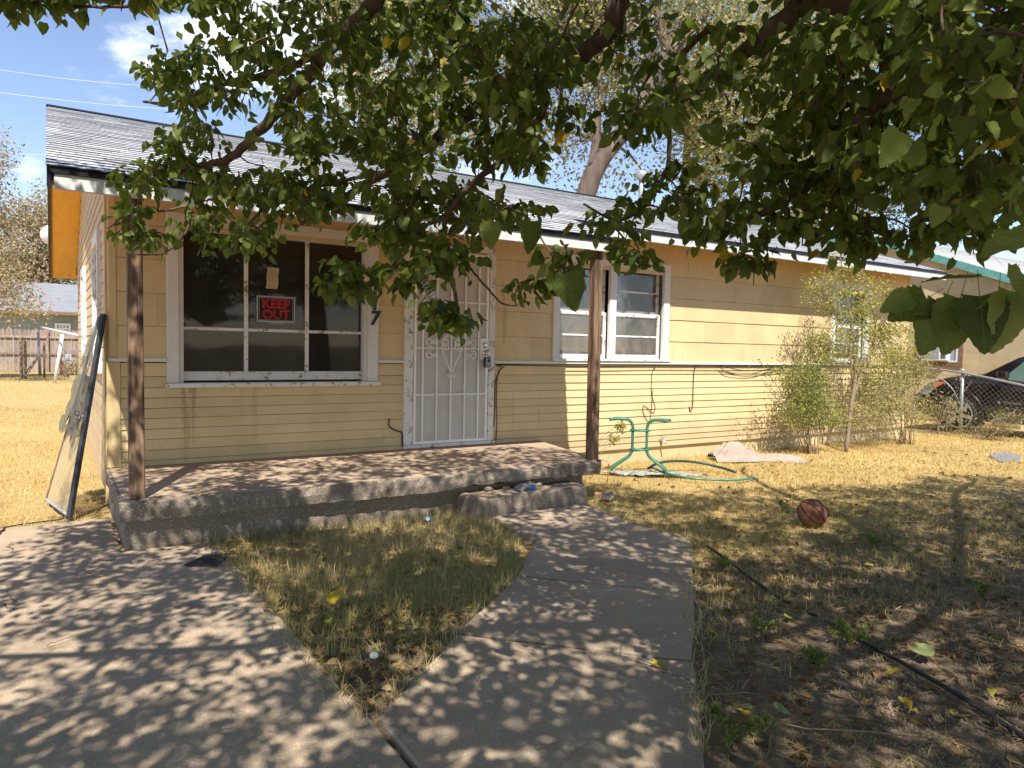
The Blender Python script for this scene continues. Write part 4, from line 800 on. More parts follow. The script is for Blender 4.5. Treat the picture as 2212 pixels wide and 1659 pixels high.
for pts in ([(18.85, 6.75, NR(6.75)), (30, 6.75, NR(6.75)), (30, 12.1, NR(12.1)), (18.85, 12.1, NR(12.1))], [(18.85, 12.1, NR(12.1)), (30, 12.1, NR(12.1)), (30, 17.0, NR(17.0)), (18.85, 17.0, NR(17.0))]): slab(mb, pts, .06)
nr = mb.build('roof', MT['shinglewhite'], nb); a = nr.data.attributes.new('tint', 'FLOAT', 'POINT'); a.data.foreach_set('value', [.7]*len(nr.data.vertices))
for k in range(38):
    y = 6.8+k*.14; MB().box((18.86, y, NR(y)+.001), (30, y+.02, NR(y)+.009)).build('shingle_course', MT['shinglewhite'], nr)
for (ya, yb, s) in ((6.72, 12.1, 1), (12.1, 17.02, 1)):
    q = MB(); za, zb = NR(ya), NR(yb); q.add([(18.80, ya, za-.17), (18.845, ya, za-.17), (18.845, yb, zb-.17), (18.80, yb, zb-.17), (18.80, ya, za+.02), (18.845, ya, za+.02), (18.845, yb, zb+.02), (18.80, yb, zb+.02)], [(0, 3, 2, 1), (4, 5, 6, 7), (0, 1, 5, 4), (1, 2, 6, 5), (2, 3, 7, 6), (3, 0, 4, 7)]); q.build('rake_board', MT['teal'], nr)
    q = MB(); q.add([(18.847, ya+.03, za-.15), (18.99, ya+.03, za-.15), (18.99, yb, zb-.15), (18.847, yb, zb-.15)], [(0, 3, 2, 1)]); q.build('soffit_board', MT['white'], nr)
MB().box((18.9, 6.70, NR(6.75)-.16), (30, 6.745, NR(6.75)+.01)).build('fascia', MT['teal'], nr)
wy0, wy1, wz0, wz1 = 8.96, 10.12, 1.165, 2.62
q = MB()
for a, b, c, d in ((wy0, wy0+.1, wz0, wz1), (wy1-.1, wy1, wz0, wz1), (wy0+.1, wy1-.1, wz0, wz0+.1), (wy0+.1, wy1-.1, wz1-.1, wz1)): q.box((NX-.05, a, c), (NX-.0, b, d))
nw = q.build('window', MT['oldwood'], nb)
q = MB()
for a, b, c, d in ((wy0+.1, wy0+.16, wz0+.1, wz1-.1), (wy1-.16, wy1-.1, wz0+.1, wz1-.1), (wy0+.16, wy1-.16, wz0+.1, wz0+.13), (wy0+.16, wy1-.16, 1.69, 1.74), (wy0+.16, wy1-.16, 1.93, 1.98), (wy0+.16, wy1-.16, wz1-.15, wz1-.1)): q.box((NX-.04, a, c), (NX-.005, b, d))
q.build('sash', MT['white_plastic'], nw); MB().box((NX-.016, wy0+.16, 1.74), (NX-.012, wy1-.16, wz1-.15)).build('pane', MT['dirtmat'], nw)
MB().box((NX-.018, wy0+.16, wz0+.13), (NX-.013, wy0+.30, 1.69)).build('side_filler', MT['grey_plastic'], nw)
ac = thing('window_air_conditioner', (NX-.1, 9.6, 1.3), 'white window air conditioner in the neighbour house window', 'air conditioner')
MB().bev((NX-.16, 9.27, 1.297), (NX-.002, 9.955, 1.688), .01).build('case', MT['white_plastic'], ac)
MB().box((NX-.163, 9.47, 1.325), (NX-.1605, 9.93, 1.66)).build('grille', MT['grey_plastic'], ac)
lv = MB()
for k in range(11): lv.box((NX-.165, 9.31, 1.35+k*.026), (NX-.1605, 9.42, 1.362+k*.026))
lv.build('louvres', MT['black'], ac)
# ---- black SUV, nose away from the street
CZ = -.20; CX = 16.3
car = thing('black_suv', (17.3, 6.2, CZ), 'black sport utility vehicle parked behind the chain link fence', 'car')
def prof(y):                      # top of the lower body by y; nose at 8.75, tail at 3.7
    pts = [(3.7, 1.05), (3.9, 1.12), (5.2, 1.10), (6.6, 1.06), (7.2, 1.24), (7.5, 1.22), (8.1, 1.14), (8.5, 1.0), (8.68, .82), (8.75, .62)]
    return np.interp(y, [p[0] for p in pts], [p[1] for p in pts])
SY = np.concatenate([np.linspace(3.7, 8.4, 40), [8.5, 8.58, 8.65, 8.70, 8.74]]); sect = []
for y in SY:
    t = prof(y); tp = 1-.16*max(0, (y-7.9)/.85)**2-.10*max(0, (4.2-y)/.5)**2; hw = .99*tp; b0 = .26+(.10*max(0, (y-8.2)/.55))
    hs = [(hw-.10, b0), (hw-.03, b0+.06), (hw, .58), (hw-.005, .74), (hw-.03, min(.93, t-.06)), (hw-.07, t-.05 if t > .98 else t-.02), (hw-.16, t), (hw*.5, t+.035), (0, t+.045)]
    sect.append([(CX+.99-a, y, CZ+z) for a, z in hs]+[(CX+.99+a, y, CZ+z) for a, z in hs[-2::-1]])
ns = len(sect[0]); body = MB().add([p for s in sect for p in s], [(i*ns+k, i*ns+k+1, (i+1)*ns+k+1, (i+1)*ns+k) for i in range(len(SY)-1) for k in range(ns-1)]+[tuple(range(ns)), tuple(range((len(SY))*ns-1, (len(SY)-1)*ns-1, -1))])
cb = body.build('body', MT['carpaint'], car, True)
ghp = [(3.95, 1.12), (4.15, 1.72), (5.6, 1.80), (6.35, 1.74), (6.75, 1.60), (7.35, 1.23)]
def greenhouse(inset):
    v = []; 
    for s in (-1, 1): 
        for y, z in ghp: k = (z-1.1)/.7; v.append((CX+.99+s*(.90-inset-.20*k), y, CZ+z))
    n = len(ghp); return v, [tuple(range(n)), tuple(range(2*n-1, n-1, -1))]+[(i, n+i, n+i+1, i+1) for i in range(n-1)]
MB().add(*greenhouse(.0)).build('cabin', MT['carpaint'], car)
def onside(pts, off): return [(CX+.99-(.90-.20*((z-1.1)/.7))-off, y, CZ+z) for y, z in pts]
MB().add(onside([(5.72, 1.12), (6.98, 1.15), (6.62, 1.55), (6.3, 1.68), (5.75, 1.72)], .006), [(0, 1, 2, 3, 4)]).build('side_window', simple('green_tinted_glass', (.10, .17, .14), .08, .2, 2, spec=.8), car)
MB().add(onside([(4.5, 1.15), (5.64, 1.13), (5.66, 1.73), (4.6, 1.69)], .006), [(0, 1, 2, 3)]).build('side_window', MT['black'], car)
MB().tube([(CX+.09, y, CZ+1.12) for y in (4.4, 5.6, 6.9)], .012, 5).build('belt_trim', MT['chrome'], car)
WYc = 7.72
def disc(y, z, r_, x0, x1, n=28): return MB().lathe((x0, y, z), [(r_, 0), (r_, x1-x0)], n, (1, 0, 0))
for wy in (WYc, 4.72):
    disc(wy, CZ+.40, .455, CX-.008, CX+.25, 36).build('wheel_arch', MT['black'], car)
    wh = MB().lathe((CX-.03, wy, CZ+.375), [(.27, .0), (.36, .01), (.375, .05), (.375, .2), (.34, .23)], 32, (1, 0, 0)).build('wheel', MT['tyre'], car, True)
    rm = MB().lathe((CX-.035, wy, CZ+.375), [(.03, .0), (.06, .0), (.06, .02)], 20, (1, 0, 0))
    for k in range(6):
        a = 2*math.pi*k/6+.2; d_ = np.array([0, math.cos(a), math.sin(a)]); t_ = np.array([0, -math.sin(a), math.cos(a)]); rm.obox(np.array([CX-.035, wy, CZ+.375])+d_*.15, (.012, 0, 0), d_*.11, t_*.032)
    rm.lathe((CX-.04, wy, CZ+.375), [(.265, 0), (.285, .0), (.285, .03), (.265, .03), (.265, 0)], 32, (1, 0, 0)); rm.build('rim', MT['metal'], wh)
arc = MB().tube([(CX-.012, WYc+.475*math.cos(R(a)), CZ+.40+.475*math.sin(R(a))) for a in range(35, 240, 12)], .018, 5); arc.build('arch_trim', MT['black'], car, True)
hl = MB().add([(CX+.005, 8.02, CZ+1.06), (CX+.03, 8.30, CZ+1.04), (CX+.11, 8.52, CZ+.93), (CX+.14, 8.60, CZ+.78), (CX+.06, 8.42, CZ+.74), (CX+.02, 8.22, CZ+.90)], [(0, 1, 2, 3, 4, 5)]); hl.v = [(x-.035, y, z) for x, y, z in hl.v]; hlo = hl.build('headlight', simple('headlight_lens', (.30, .33, .32), .15, .2, 6, spec=.8), car)
ol = MB().add([(CX-.036, 8.0, CZ+1.06), (CX-.033, 8.20, CZ+1.02), (CX-.033, 8.26, CZ+.92), (CX-.036, 8.10, CZ+.98)], [(0, 1, 2, 3)]).build('turn_lens', MT['orange'], hlo)
MB().bev((CX-.16, 6.78, CZ+1.17), (CX-.01, 6.98, CZ+1.33), .03).tube([(CX-.03, 6.88, CZ+1.20), (CX+.1, 6.88, CZ+1.16)], .03, 6).build('mirror', MT['carpaint'], car, False)
MB().add([(CX-.002, 7.08, CZ+.45), (CX-.002, 7.12, CZ+.45), (CX-.002, 7.06, CZ+.08+.3), (CX-.0, 7.02, CZ+.38)], [(0, 1, 2, 3)]).build('chrome_trim', MT['chrome'], car)
for y in (7.0, 5.66): MB().box((CX-.0025, y-.006, CZ+.35), (CX+.03, y+.006, CZ+1.08)).build('door_gap', MT['black'], car)
MB().tube([(CX-.006, 5.2, CZ+.52), (CX-.006, 6.9, CZ+.52)], .02, 6).build('side_moulding', MT['black'], car)
me = text_mesh('TRAVERSE', .075, .001, .0005); link('badge_lettering', me, MT['chrome'], car, loc=(CX-.006, 6.72, CZ+.66), rot=(R(90), 0, R(-90)))
MB().lathe((CX-.006, 6.96, CZ+.69), [(.028, 0), (.028, .003), (.02, .004)], 14, (-1, 0, 0)).build('badge_emblem', MT['chrome'], car)
MB().box((CX-.002, 3.9, CZ+.27), (CX+.12, 8.3, CZ+.33)).build('sill_panel', MT['black'], car)
# ---- chain-link fence
FX = 14.1
cf = thing('chain_link_fence', (FX, 6.6, 0), 'galvanised chain link fence with sagging top rail in front of the black car', 'fence')
rl = [(FX, 9.2, 1.13), (FX, 8.4, 1.16), (FX, 7.69, 1.165), (FX, 7.22, 1.165), (FX, 6.66, 1.11), (FX, 6.15, 1.026), (FX, 5.65, .932), (FX, 5.2, .86), (FX, 4.4, .80)]
MB().tube(smoothpath(rl, 4), .019, 8).build('top_rail', MT['metal'], cf, True)
for y, h in ((6.66, 1.15), (9.2, 1.17), (4.4, .85)):
    p = MB().tube([(FX+.045, y, -.1), (FX+.03, y, h)], .03, 10).build('post', MT['metal'], cf, True); MB().lathe((FX+.03, y, h), [(.034, -.02), (.034, .01), (.015, .035), (.004, .04)], 10).build('cap', MT['metal'], p, True)
ws = MB(); ysr = [p[1] for p in rl][::-1]; zsr = [p[2] for p in rl][::-1]; d0 = .095
def rz(y): return float(np.interp(y, ysr, zsr))
for k in range(-20, 90):
    for s in (1, -1):
        yb = 4.4+k*d0 if s == 1 else 4.4+k*d0+1.15
        p = []
        for t in np.linspace(0, 1.2, 13):
            y = yb+s*t*.95; 
            if 4.4 <= y <= 9.2:
                zt = rz(y)-.02; z = -.03+t*(zt+.03)/1.15 if t <= 1.15 else None
                if z is not None: p.append((FX-.012*s+.02*math.sin(y*3+t*2), y+.03*math.sin(t*5+y), z))
        if len(p) > 1: ws.tube(p, .0016, 3, False)
ws.build('wire_mesh', MT['metal'], cf, kind='stuff')
MB().tube(smoothpath([(FX-.02, 7.9, 1.15), (FX-.03, 7.3, 1.08), (FX-.03, 7.0, .98), (FX-.02, 6.8, .80), (FX, 6.7, .6)], 4), .006, 5).build('tie_wire', MT['metal'], cf, True)
# ================================================================== vegetation
def unit(a): return a/(np.linalg.norm(a, axis=-1, keepdims=True)+1e-9)
LT = np.array([(0, 0, 0), (0, .36, -.03), (0, .72, -.05), (0, 1.02, -.14), (-.27, -.03, .05), (-.41, .30, .07), (-.27, .70, .02), (.27, -.03, .05), (.41, .30, .07), (.27, .70, .02)])
LQ = np.array([(0, 1, 5, 4), (1, 2, 6, 5), (0, 7, 8, 1), (1, 8, 9, 2)]); LTri = np.array([(2, 3, 6), (2, 9, 3)])
QT = np.array([(-.42, .1, .0), (.42, .1, .0), (.34, .8, .06), (-.34, .8, .06)]); QQ = np.array([(0, 1, 2, 3)])
ET = np.array([(0, 0, 0), (.26, .42, .05), (0, 1, -.03), (-.26, .42, .05)]); EQ = np.array([(0, 1, 2, 3)])
def frames(D, N):
    D = unit(D); S = unit(np.cross(D, N)); N = np.cross(S, D); return S, D, N
def scatter(P, D, N, S, tint, T, faces, fold=None):
    A, B, C = frames(D, N); n, k = len(P), len(T); z = T[:, 2][None]*np.ones((n, 1))
    if fold is not None: z = z*fold[:, None]
    V = P[:, None]+S[:, None, None]*(A[:, None]*T[None, :, 0, None]+B[:, None]*T[None, :, 1, None]+C[:, None]*z[:, :, None])
    off = (np.arange(n)*k)[:, None, None]; Fs = [(f[None]+off).reshape(-1, f.shape[1]) for f in faces]
    return V.reshape(-1, 3), Fs, np.repeat(tint, k)
def rnd(n, a=0.0, b=1.0): return RNG.uniform(a, b, n)
def rdir(n): return unit(RNG.normal(size=(n, 3)))
# ---------------------------------------------------------------- the mulberry over the camera
mul_t = thing('mulberry_tree', (4.3, .5, 0), 'large green mulberry tree whose low branches hang across the top of the view', 'tree')
TR = np.array([4.3, .5, 0.0])
tr = [TR+[0, 0, -.1], TR+[.02, 0, .5], TR+[-.03, .02, 1.2], TR+[-.10, .03, 1.9], TR+[-.25, .05, 2.5]]
MB().tube(smoothpath(tr, 4), np.linspace(.24, .17, 17), 14).build('trunk', MT['bark'], mul_t, True)
crotch = tr[-1]
def UV(*a): return [AT(u, v, t) for u, v, t in a]
limbs = [
 ([crotch, *UV((2260, -60, 2.2), (1990, 10, 2.4), (1760, 8, 2.6), (1660, 70, 2.7), (1590, 130, 2.8), (1500, 190, 2.9), (1420, 245, 3.0), (1350, 300, 3.05))], .075, .016),
 ([crotch, (3.2, .7, 3.1), *UV((1420, -180, 2.55), (1345, -30, 2.6), (1328, 60, 2.65), (1290, 95, 2.7), (1180, 165, 2.8), (1030, 235, 2.95), (930, 310, 3.05), (840, 370, 3.1), (740, 430, 3.2), (650, 485, 3.3))], .080, .008),
 ([crotch, (2.6, .6, 3.3), *UV((980, -220, 2.8), (830, -20, 2.95), (737, 83, 3.1), (633, 200, 3.25), (566, 277, 3.4), (500, 340, 3.5), (420, 362, 3.6), (330, 392, 3.7))], .075, .008),
 (UV((745, 75, 3.1), (660, 130, 3.2), (560, 165, 3.35), (450, 190, 3.5), (380, 225, 3.6), (310, 220, 3.65)), .028, .006),
 ([crotch, *UV((2290, 60, 1.75), (2140, 110, 1.85), (2000, 165, 1.95), (1900, 222, 2.05), (1830, 300, 2.15), (1760, 380, 2.3), (1690, 440, 2.4), (1600, 480, 2.5))], .062, .008),
 (UV((1660, 75, 2.7), (1560, 60, 2.75), (1470, 120, 2.8), (1447, 260, 2.9), (1440, 360, 2.95), (1390, 445, 3.0), (1330, 475, 3.05), (1260, 440, 3.1)), .022, .005),
 (UV((1180, 165, 2.8), (1170, 250, 2.8), (1100, 330, 2.8), (1020, 400, 2.8), (965, 470, 2.8), (962, 560, 2.8), (985, 640, 2.75), (985, 705, 2.75)), .026, .004),
 (UV((965, 470, 2.8), (900, 500, 2.8), (850, 570, 2.8), (811, 612, 2.75), (750, 640, 2.75)), .012, .003),
 (UV((962, 530, 2.8), (1010, 575, 2.8), (1050, 620, 2.8), (1085, 655, 2.8), (1120, 660, 2.8)), .009, .003),
 (UV((500, 340, 3.5), (440, 430, 3.5), (380, 450, 3.5), (320, 460, 3.5), (270, 468, 3.5), (232, 494, 3.5)), .011, .003),
 (UV((420, 362, 3.6), (410, 440, 3.55), (402, 500, 3.5), (355, 546, 3.5), (290, 550, 3.5)), .011, .003),
 (UV((840, 370, 3.1), (700, 400, 3.2), (600, 430, 3.3), (540, 480, 3.3), (515, 520, 3.3)), .014, .003),
 ([crotch, (2.6, -.4, 3.5), (1.2, -.5, 3.7), (-.3, -.2, 3.7), (-1.6, .4, 3.4)], .07, .02),
 ([crotch, (2.0, .2, 3.6), (.6, .6, 3.7), (-.6, 1.2, 3.5), (-1.5, 2.0, 3.1), (-2.0, 2.9, 2.7)], .07, .015),
 ([crotch, (4.9, 1.6, 3.2), (5.4, 2.6, 3.5), (5.9, 3.4, 3.3), (6.4, 4.0, 2.9)], .08, .015),
 ([crotch, (5.6, .8, 3.4), (6.8, 1.2, 3.8), (8.0, 1.6, 3.7)], .07, .02),
 ([crotch, (4.2, -.9, 3.4), (3.6, -2.0, 3.9), (2.6, -2.8, 4.0)], .07, .02),
 (UV((2000, 165, 1.95), (2190, 260, 1.7), (2290, 420, 1.2), (2290, 560, .85), (2220, 640, .78), (2150, 652, .77), (2070, 648, .77), (2010, 652, .77)), .008, .0018),
 (UV((560, -30, 2.7), (420, -20, 2.6), (300, 10, 2.5), (180, 15, 2.45), (60, 10, 2.4)), .012, .004),
]
nodes = []; noder = []
for k, (pts, r0, r1) in enumerate(limbs):
    r0 *= .62
    sp = smoothpath(pts, 6); n = len(sp); rg = random.Random(k)
    sp = [p+np.array([rg.gauss(0, 1), rg.gauss(0, 1), rg.gauss(0, 1)])*min(.012, .25*(r0+(r1-r0)*i/(n-1)))*(0 if i in (0, n-1) else 1) for i, p in enumerate(sp)]
    rad = [r0*(1-i/(n-1))**.8+r1*(i/(n-1)) for i in range(n)]
    MB().tube(sp, rad, 10 if r0 > .02 else 6).build('limb', MT['bark'], mul_t, True)
    for i, p in enumerate(sp):
        if i > n*.25: nodes.append(p); noder.append(rad[i])
blobs = [  # u, v, ru, rv, depth, spread, clusters
 (95, 18, 100, 26, 2.45, .15, 11), (250, 0, 90, 22, 2.5, .2, 8), (430, 20, 90, 25, 2.7, .2, 10),
 (370, 175, 62, 42, 3.55, .15, 15), (430, 250, 80, 60, 3.5, .2, 18), (540, 100, 80, 70, 3.2, .25, 18), (600, 250, 100, 80, 3.3, .25, 26), (370, 320, 50, 50, 3.65, .15, 10),
 (330, 400, 60, 30, 3.6, .12, 12), (450, 420, 90, 45, 3.55, .15, 18), (590, 420, 90, 60, 3.3, .2, 20), (310, 545, 45, 16, 3.5, .05, 6), (300, 480, 25, 30, 3.5, .06, 3), (420, 500, 50, 25, 3.5, .1, 5), (520, 530, 60, 22, 3.3, .1, 8), (600, 515, 40, 22, 3.3, .1, 5),
 (690, 455, 60, 35, 3.2, .15, 9), (745, 60, 100, 60, 3.0, .25, 20), (760, 220, 110, 90, 3.1, .25, 26), (780, 370, 100, 60, 3.1, .2, 20), (900, 120, 110, 90, 2.9, .25, 26), (930, 280, 110, 80, 2.9, .2, 26),
 (880, 430, 90, 60, 2.85, .15, 18), (850, 520, 60, 45, 2.8, .1, 12), (915, 600, 65, 50, 2.78, .1, 16), (775, 625, 40, 30, 2.75, .06, 6), (960, 690, 35, 35, 2.72, .06, 7), (1000, 560, 40, 40, 2.8, .08, 5), (1142, 640, 26, 24, 2.8, .04, 4), (715, 640, 10, 15, 2.8, .03, 1),
 (1060, 80, 110, 70, 2.8, .25, 24), (1070, 220, 110, 70, 2.8, .25, 24), (1080, 350, 90, 60, 2.8, .2, 10), (1040, 450, 60, 40, 2.8, .15, 7), (1220, 130, 90, 80, 2.7, .25, 18), (1230, 290, 90, 70, 2.75, .25, 9), (1180, 430, 60, 50, 2.8, .15, 3), (1120, 490, 40, 22, 2.6, .1, 4),
 (1222, 600, 30, 30, 2.3, .08, 4), (1310, 515, 60, 25, 2.9, .1, 6), (1360, 580, 40, 22, 2.8, .08, 4), (1390, 120, 90, 90, 2.65, .25, 10), (1400, 300, 90, 70, 2.8, .2, 9), (1420, 480, 70, 35, 2.9, .12, 8), (1480, 525, 60, 20, 2.8, .1, 4),
 (1560, 200, 100, 90, 2.6, .25, 15), (1560, 400, 100, 70, 2.6, .2, 20), (1600, 500, 60, 30, 2.6, .1, 5), (1605, 590, 30, 18, 2.55, .06, 3), (1650, 590, 25, 22, 2.55, .05, 3), (1720, 110, 100, 80, 2.4, .2, 20), (1740, 290, 100, 80, 2.3, .2, 24), (1720, 430, 100, 55, 2.4, .2, 14), (1740, 530, 40, 22, 2.4, .1, 5),
 (1900, 110, 110, 80, 2.1, .2, 24), (1900, 280, 110, 80, 2.1, .2, 26), (1880, 430, 100, 70, 2.3, .2, 22), (1850, 545, 60, 22, 2.4, .1, 8), (2080, 100, 110, 80, 1.8, .2, 24), (2080, 270, 110, 80, 1.8, .2, 26), (2060, 420, 110, 60, 2.0, .2, 22), (2190, 200, 60, 120, 1.6, .2, 16), (2190, 400, 50, 90, 1.7, .2, 12), (1990, 520, 70, 25, 2.2, .1, 9), (2120, 520, 60, 20, 2.4, .2, 7)]
CL = []
for (u, v, ru, rv, t, s, n) in blobs:
    for k in range(int(n*(.84 if u < 1150 else .72)+.5)):
        a = RNG.normal(size=2)*.66; a *= min(1, 1.3/np.linalg.norm(a)); CL.append((AT(u+ru*a[0], v-.055*F/t+rv*a[1], max(.9, t+s*RNG.normal())), 1))
def inpoly(P_, poly):
    x, y = P_[:, 0], P_[:, 1]; c = np.zeros(len(P_), bool); n = len(poly)
    for i in range(n):
        x0, y0 = poly[i]; x1, y1 = poly[(i+1) % n]; k = ((y0 > y) != (y1 > y)) & (x < (x1-x0)*(y-y0)/(y1-y0+1e-12)+x0); c ^= k
    return c
SHADE = [(-7, -5), (-7, 5.3), (-.6, 5.7), (0.0, 6.0), (.15, 7.3), (1.2, 7.8), (4.5, 6.7), (5.3, 5.2), (7.2, 4.7), (9.6, 4.3), (9.6, -5)]   # where the crown's shade reaches
NOV = 6600
Q = RNG.uniform((-4.8, -4.8, 2.35), (8.6, 4.8, 6.2), (90000, 3)); x, y, z = Q.T                          # the rest of the crown, over and behind the camera
u, v, w_ = PROJ(Q)
ok = (((x-2.2)/6.9)**2+((y+.1)/5.0)**2 < 1) & (z < 6.3-.3*np.abs(x-3)) & inpoly(np.column_stack([x+.3*z, y+.667*z]), SHADE)
ok &= ~((w_ > .02) & (u > -130) & (u < 2340) & (v > -75)) & ~((w_ > .02) & (v > -200) & ((u < -130) | (u > 2340)) & (np.hypot(x, y) < 2.0)) & (np.linalg.norm(Q-EYE, axis=1) > 1.15)
CL += [(q_, 0) for q_ in Q[ok][:NOV]]
CL += [(q_, 0) for q_ in RNG.uniform((-.9, -2.0, 2.7), (1.0, -.25, 4.2), (170, 3))]  # extra unseen leaf clusters, added to keep sun off the near leaves
NA = np.array(nodes); P = np.array([c[0] for c in CL]); vis = np.array([c[1] for c in CL])
dist = np.array([np.min(np.linalg.norm(NA-p, axis=1)) for p in P]); order = np.argsort(dist)
allN = np.zeros((len(NA)+len(P)*4, 3)); allN[:len(NA)] = NA; nn = len(NA)
tw = MB(); LP, LD, LN, LS, LV = [], [], [], [], []
for k in order:
    c = P[k]; d = np.linalg.norm(allN[:nn]-c, axis=1); a = allN[int(np.argmin(d))]; l = float(d.min())
    mid1 = a+(c-a)*.35+RNG.normal(size=3)*.07*l+np.array([0, 0, .10*l]); mid2 = a+(c-a)*.72+RNG.normal(size=3)*.06*l+np.array([0, 0, .07*l])
    r0 = min(.011, .003+.007*l); path = [a, mid1, mid2, c]; tip = c+unit((c-mid2)+np.array([0, 0, -.05]))*.045+RNG.normal(size=3)*.02
    tw.tube(smoothpath(path, 2)+[tip], list(np.linspace(r0, .0026, 7))+[.0016], 4 if vis[k] else 3, False)
    for q in ((mid1, mid2, c) if vis[k] else (c,)): allN[nn] = q; nn += 1
    m = int(RNG.integers(13, 19)) if vis[k] else int(RNG.integers(17, 24))
    t = RNG.uniform(.0, 1.15, m); base = np.where(t[:, None] < 1, mid2+(c-mid2)*t[:, None], c+(tip-c)*((t[:, None]-1)*6))
    if l > .3:
        mm = max(0, int(l*5)); t2 = RNG.uniform(0, 1, mm); base = np.vstack([base, mid1+(mid2-mid1)*t2[:, None]])
    m = len(base); outd = RNG.normal(size=(m, 3)); outd[:, 2] = outd[:, 2]*.4-.15; outd = unit(outd)
    pet = base+outd*(RNG.uniform(.02, .085, (m, 1)) if vis[k] else RNG.uniform(.03, .17, (m, 1))); D = unit(outd*np.array([.8, .8, .5])+np.array([0, 0, -1])*RNG.uniform(.15, 1.25, (m, 1)))
    N = unit(RNG.normal(size=(m, 3))*.9+np.array([-.1, -.3, .7])); sz = (.027+.040*RNG.beta(1.4, 2.0, m)) if vis[k] else RNG.uniform(.05, .085, m)
    LP.append(pet); LD.append(D); LN.append(N); LS.append(sz); LV.append(np.full(m, vis[k]))
link('twigs', npmesh('twigs', tw.v, np.array(tw.f)), MT['bark'], mul_t, kind='stuff')
# the very near leaves at the right edge
nearL = [((1995, 655), .78, .082, (-.9, -.45), .9), ((1960, 650), .77, .055, (-1, -.5), .5), ((2030, 668), .77, .095, (-.45, -1), .9), ((2068, 655), .76, .10, (-.15, -1), .8), ((2110, 650), .75, .098, (.05, -1), .9), ((2150, 655), .75, .105, (.25, -1), .7), ((2180, 640), .74, .10, (-.1, -1), .9), ((2100, 610), .76, .085, (-1, .05), .25), ((2170, 600), .72, .09, (.7, -.7), .7), ((2235, 515), .60, .085, (-1, -.30), .30)]
for (uv, t, s, dr_, face) in nearL:
    s *= .62; p = AT(uv[0]+6, uv[1]-10, t); d = dr_[0]*ri+dr_[1]*up; d = d/np.linalg.norm(d)+.25*fw*RNG.normal(); nrm_ = -fw*face+RNG.normal(size=3)*.25+up*(1-face)
    LP.append(p[None]); LD.append(unit(d[None])); LN.append(unit(nrm_[None])); LS.append(np.array([s])); LV.append(np.array([2]))
for (uv, t, s, dr_, face, col_) in (((1225, 590), 2.1, .115, (.2, -1), .9, 0), ((1560, 300), 1.7, .07, (-.6, .3), .8, 0), ((1945, 285), 1.15, .062, (-.3, -.6), .9, 0), ((1080, 408), 2.6, .055, (.1, -1), .9, 1), ((712, 625), 2.7, .07, (0, -1), .3, 0), ((1060, 480), 2.4, .09, (0, -1), .9, 0), ((1145, 478), 2.2, .10, (.0, -1), .8, 0)):
    p = AT(*uv, t); d = dr_[0]*ri+dr_[1]*up; LP.append(p[None]); LD.append(unit(d[None])); LN.append(unit((-fw*face+RNG.normal(size=3)*.2+up*.3)[None])); LS.append(np.array([s])); LV.append(np.array([2]))
LP, LD, LN, LS, LV = np.vstack(LP), np.vstack(LD), np.vstack(LN), np.concatenate(LS), np.concatenate(LV)
q = LP-EYE; ww = q@fw; uu = 1106+F*(q@ri)/np.maximum(ww, .01); vv = 829.5-F*(q@up)/np.maximum(ww, .01); inf = (ww > .2) & (uu > -20) & (uu < 2232) & (vv > -20) & (vv < 1000)
far_ok = ~((ww > .02) & (uu > -60) & (uu < 2272) & (vv > -40) & (np.linalg.norm(q, axis=1) < 1.0) & (LV != 2))
score = np.where(inf & far_ok, LS/np.maximum(ww, .2), 0)+np.where(LV == 2, 10, 0); top = np.argsort(-score)[:300]; rest = np.ones(len(LP), bool); rest[top] = False; rest &= far_ok
tint = RNG.beta(1.6, 1.9, len(LP))*.955; tint[RNG.random(len(LP)) < .012] = 1.0
hi = rest & (LV > 0); lo = rest & (LV == 0)
V, Fs, T_ = scatter(LP[hi], LD[hi], LN[hi], LS[hi], tint[hi], LT, [LQ, LTri], RNG.uniform(-.5, 4.0, hi.sum()))
link('foliage', npmesh('foliage', V, Fs, T_), MT['leaf'], mul_t, kind='stuff')
V, Fs, T_ = scatter(LP[lo], LD[lo], LN[lo], LS[lo], tint[lo], ET*np.array([1.6, 1, 1]), [EQ])
link('foliage', npmesh('foliage', V, Fs, T_), MT['leaf'], mul_t, kind='stuff')
def big_leaf(seed):                                  # toothed, folded, slightly wavy leaf with a stalk
    rg = random.Random(seed); n = 9; mid = [(0, t/n, -.05*(t/n)-.08*(t/n)**3) for t in range(n+1)]; v = list(mid); f = []
    wid = [.30, .40, .43, .42, .385, .33, .265, .19, .10]; lob = rg.uniform(-.05, .05)
    for s in (-1, 1):
        b = len(v)
        for i, w_ in enumerate(wid):
            y = i/n; v.append((s*w_*(1+.04*rg.uniform(-1, 1)), y-.07*(1-y)+.01, mid[i][2]+.16*w_+.025*math.sin(i*2.1+s))); v.append((s*w_*.93, y+.058-.05*(1-y), mid[i][2]+.15*w_+.02*math.sin(i*2.1+1+s)))
        for i in range(n):
            a0, a1 = b+2*i, b+2*i+1; a2 = b+2*i+2 if i < n-1 else n
            fs = [(i, i+1, a1, a0)] if s < 0 else [(i, a0, a1, i+1)]; f += fs; f.append((i+1, a2, a1) if s < 0 else (i+1, a1, a2)) if a2 != i+1 else None
    b = len(v); v += [(.008, 0, 0), (-.008, 0, 0), (-.006, -.45, .06), (.006, -.45, .06)]; f.append((b, b+1, b+2, b+3))
    me = bpy.data.meshes.new('leaf'); me.from_pydata(v, [], [x for x in f if x]); me.validate(); me.materials.append(MT['leaf1']); me.polygons.foreach_set('use_smooth', [True]*len(me.polygons)); return me
BL = [big_leaf(k) for k in range(4)]; A_, B_, C_ = frames(LD[top], LN[top])
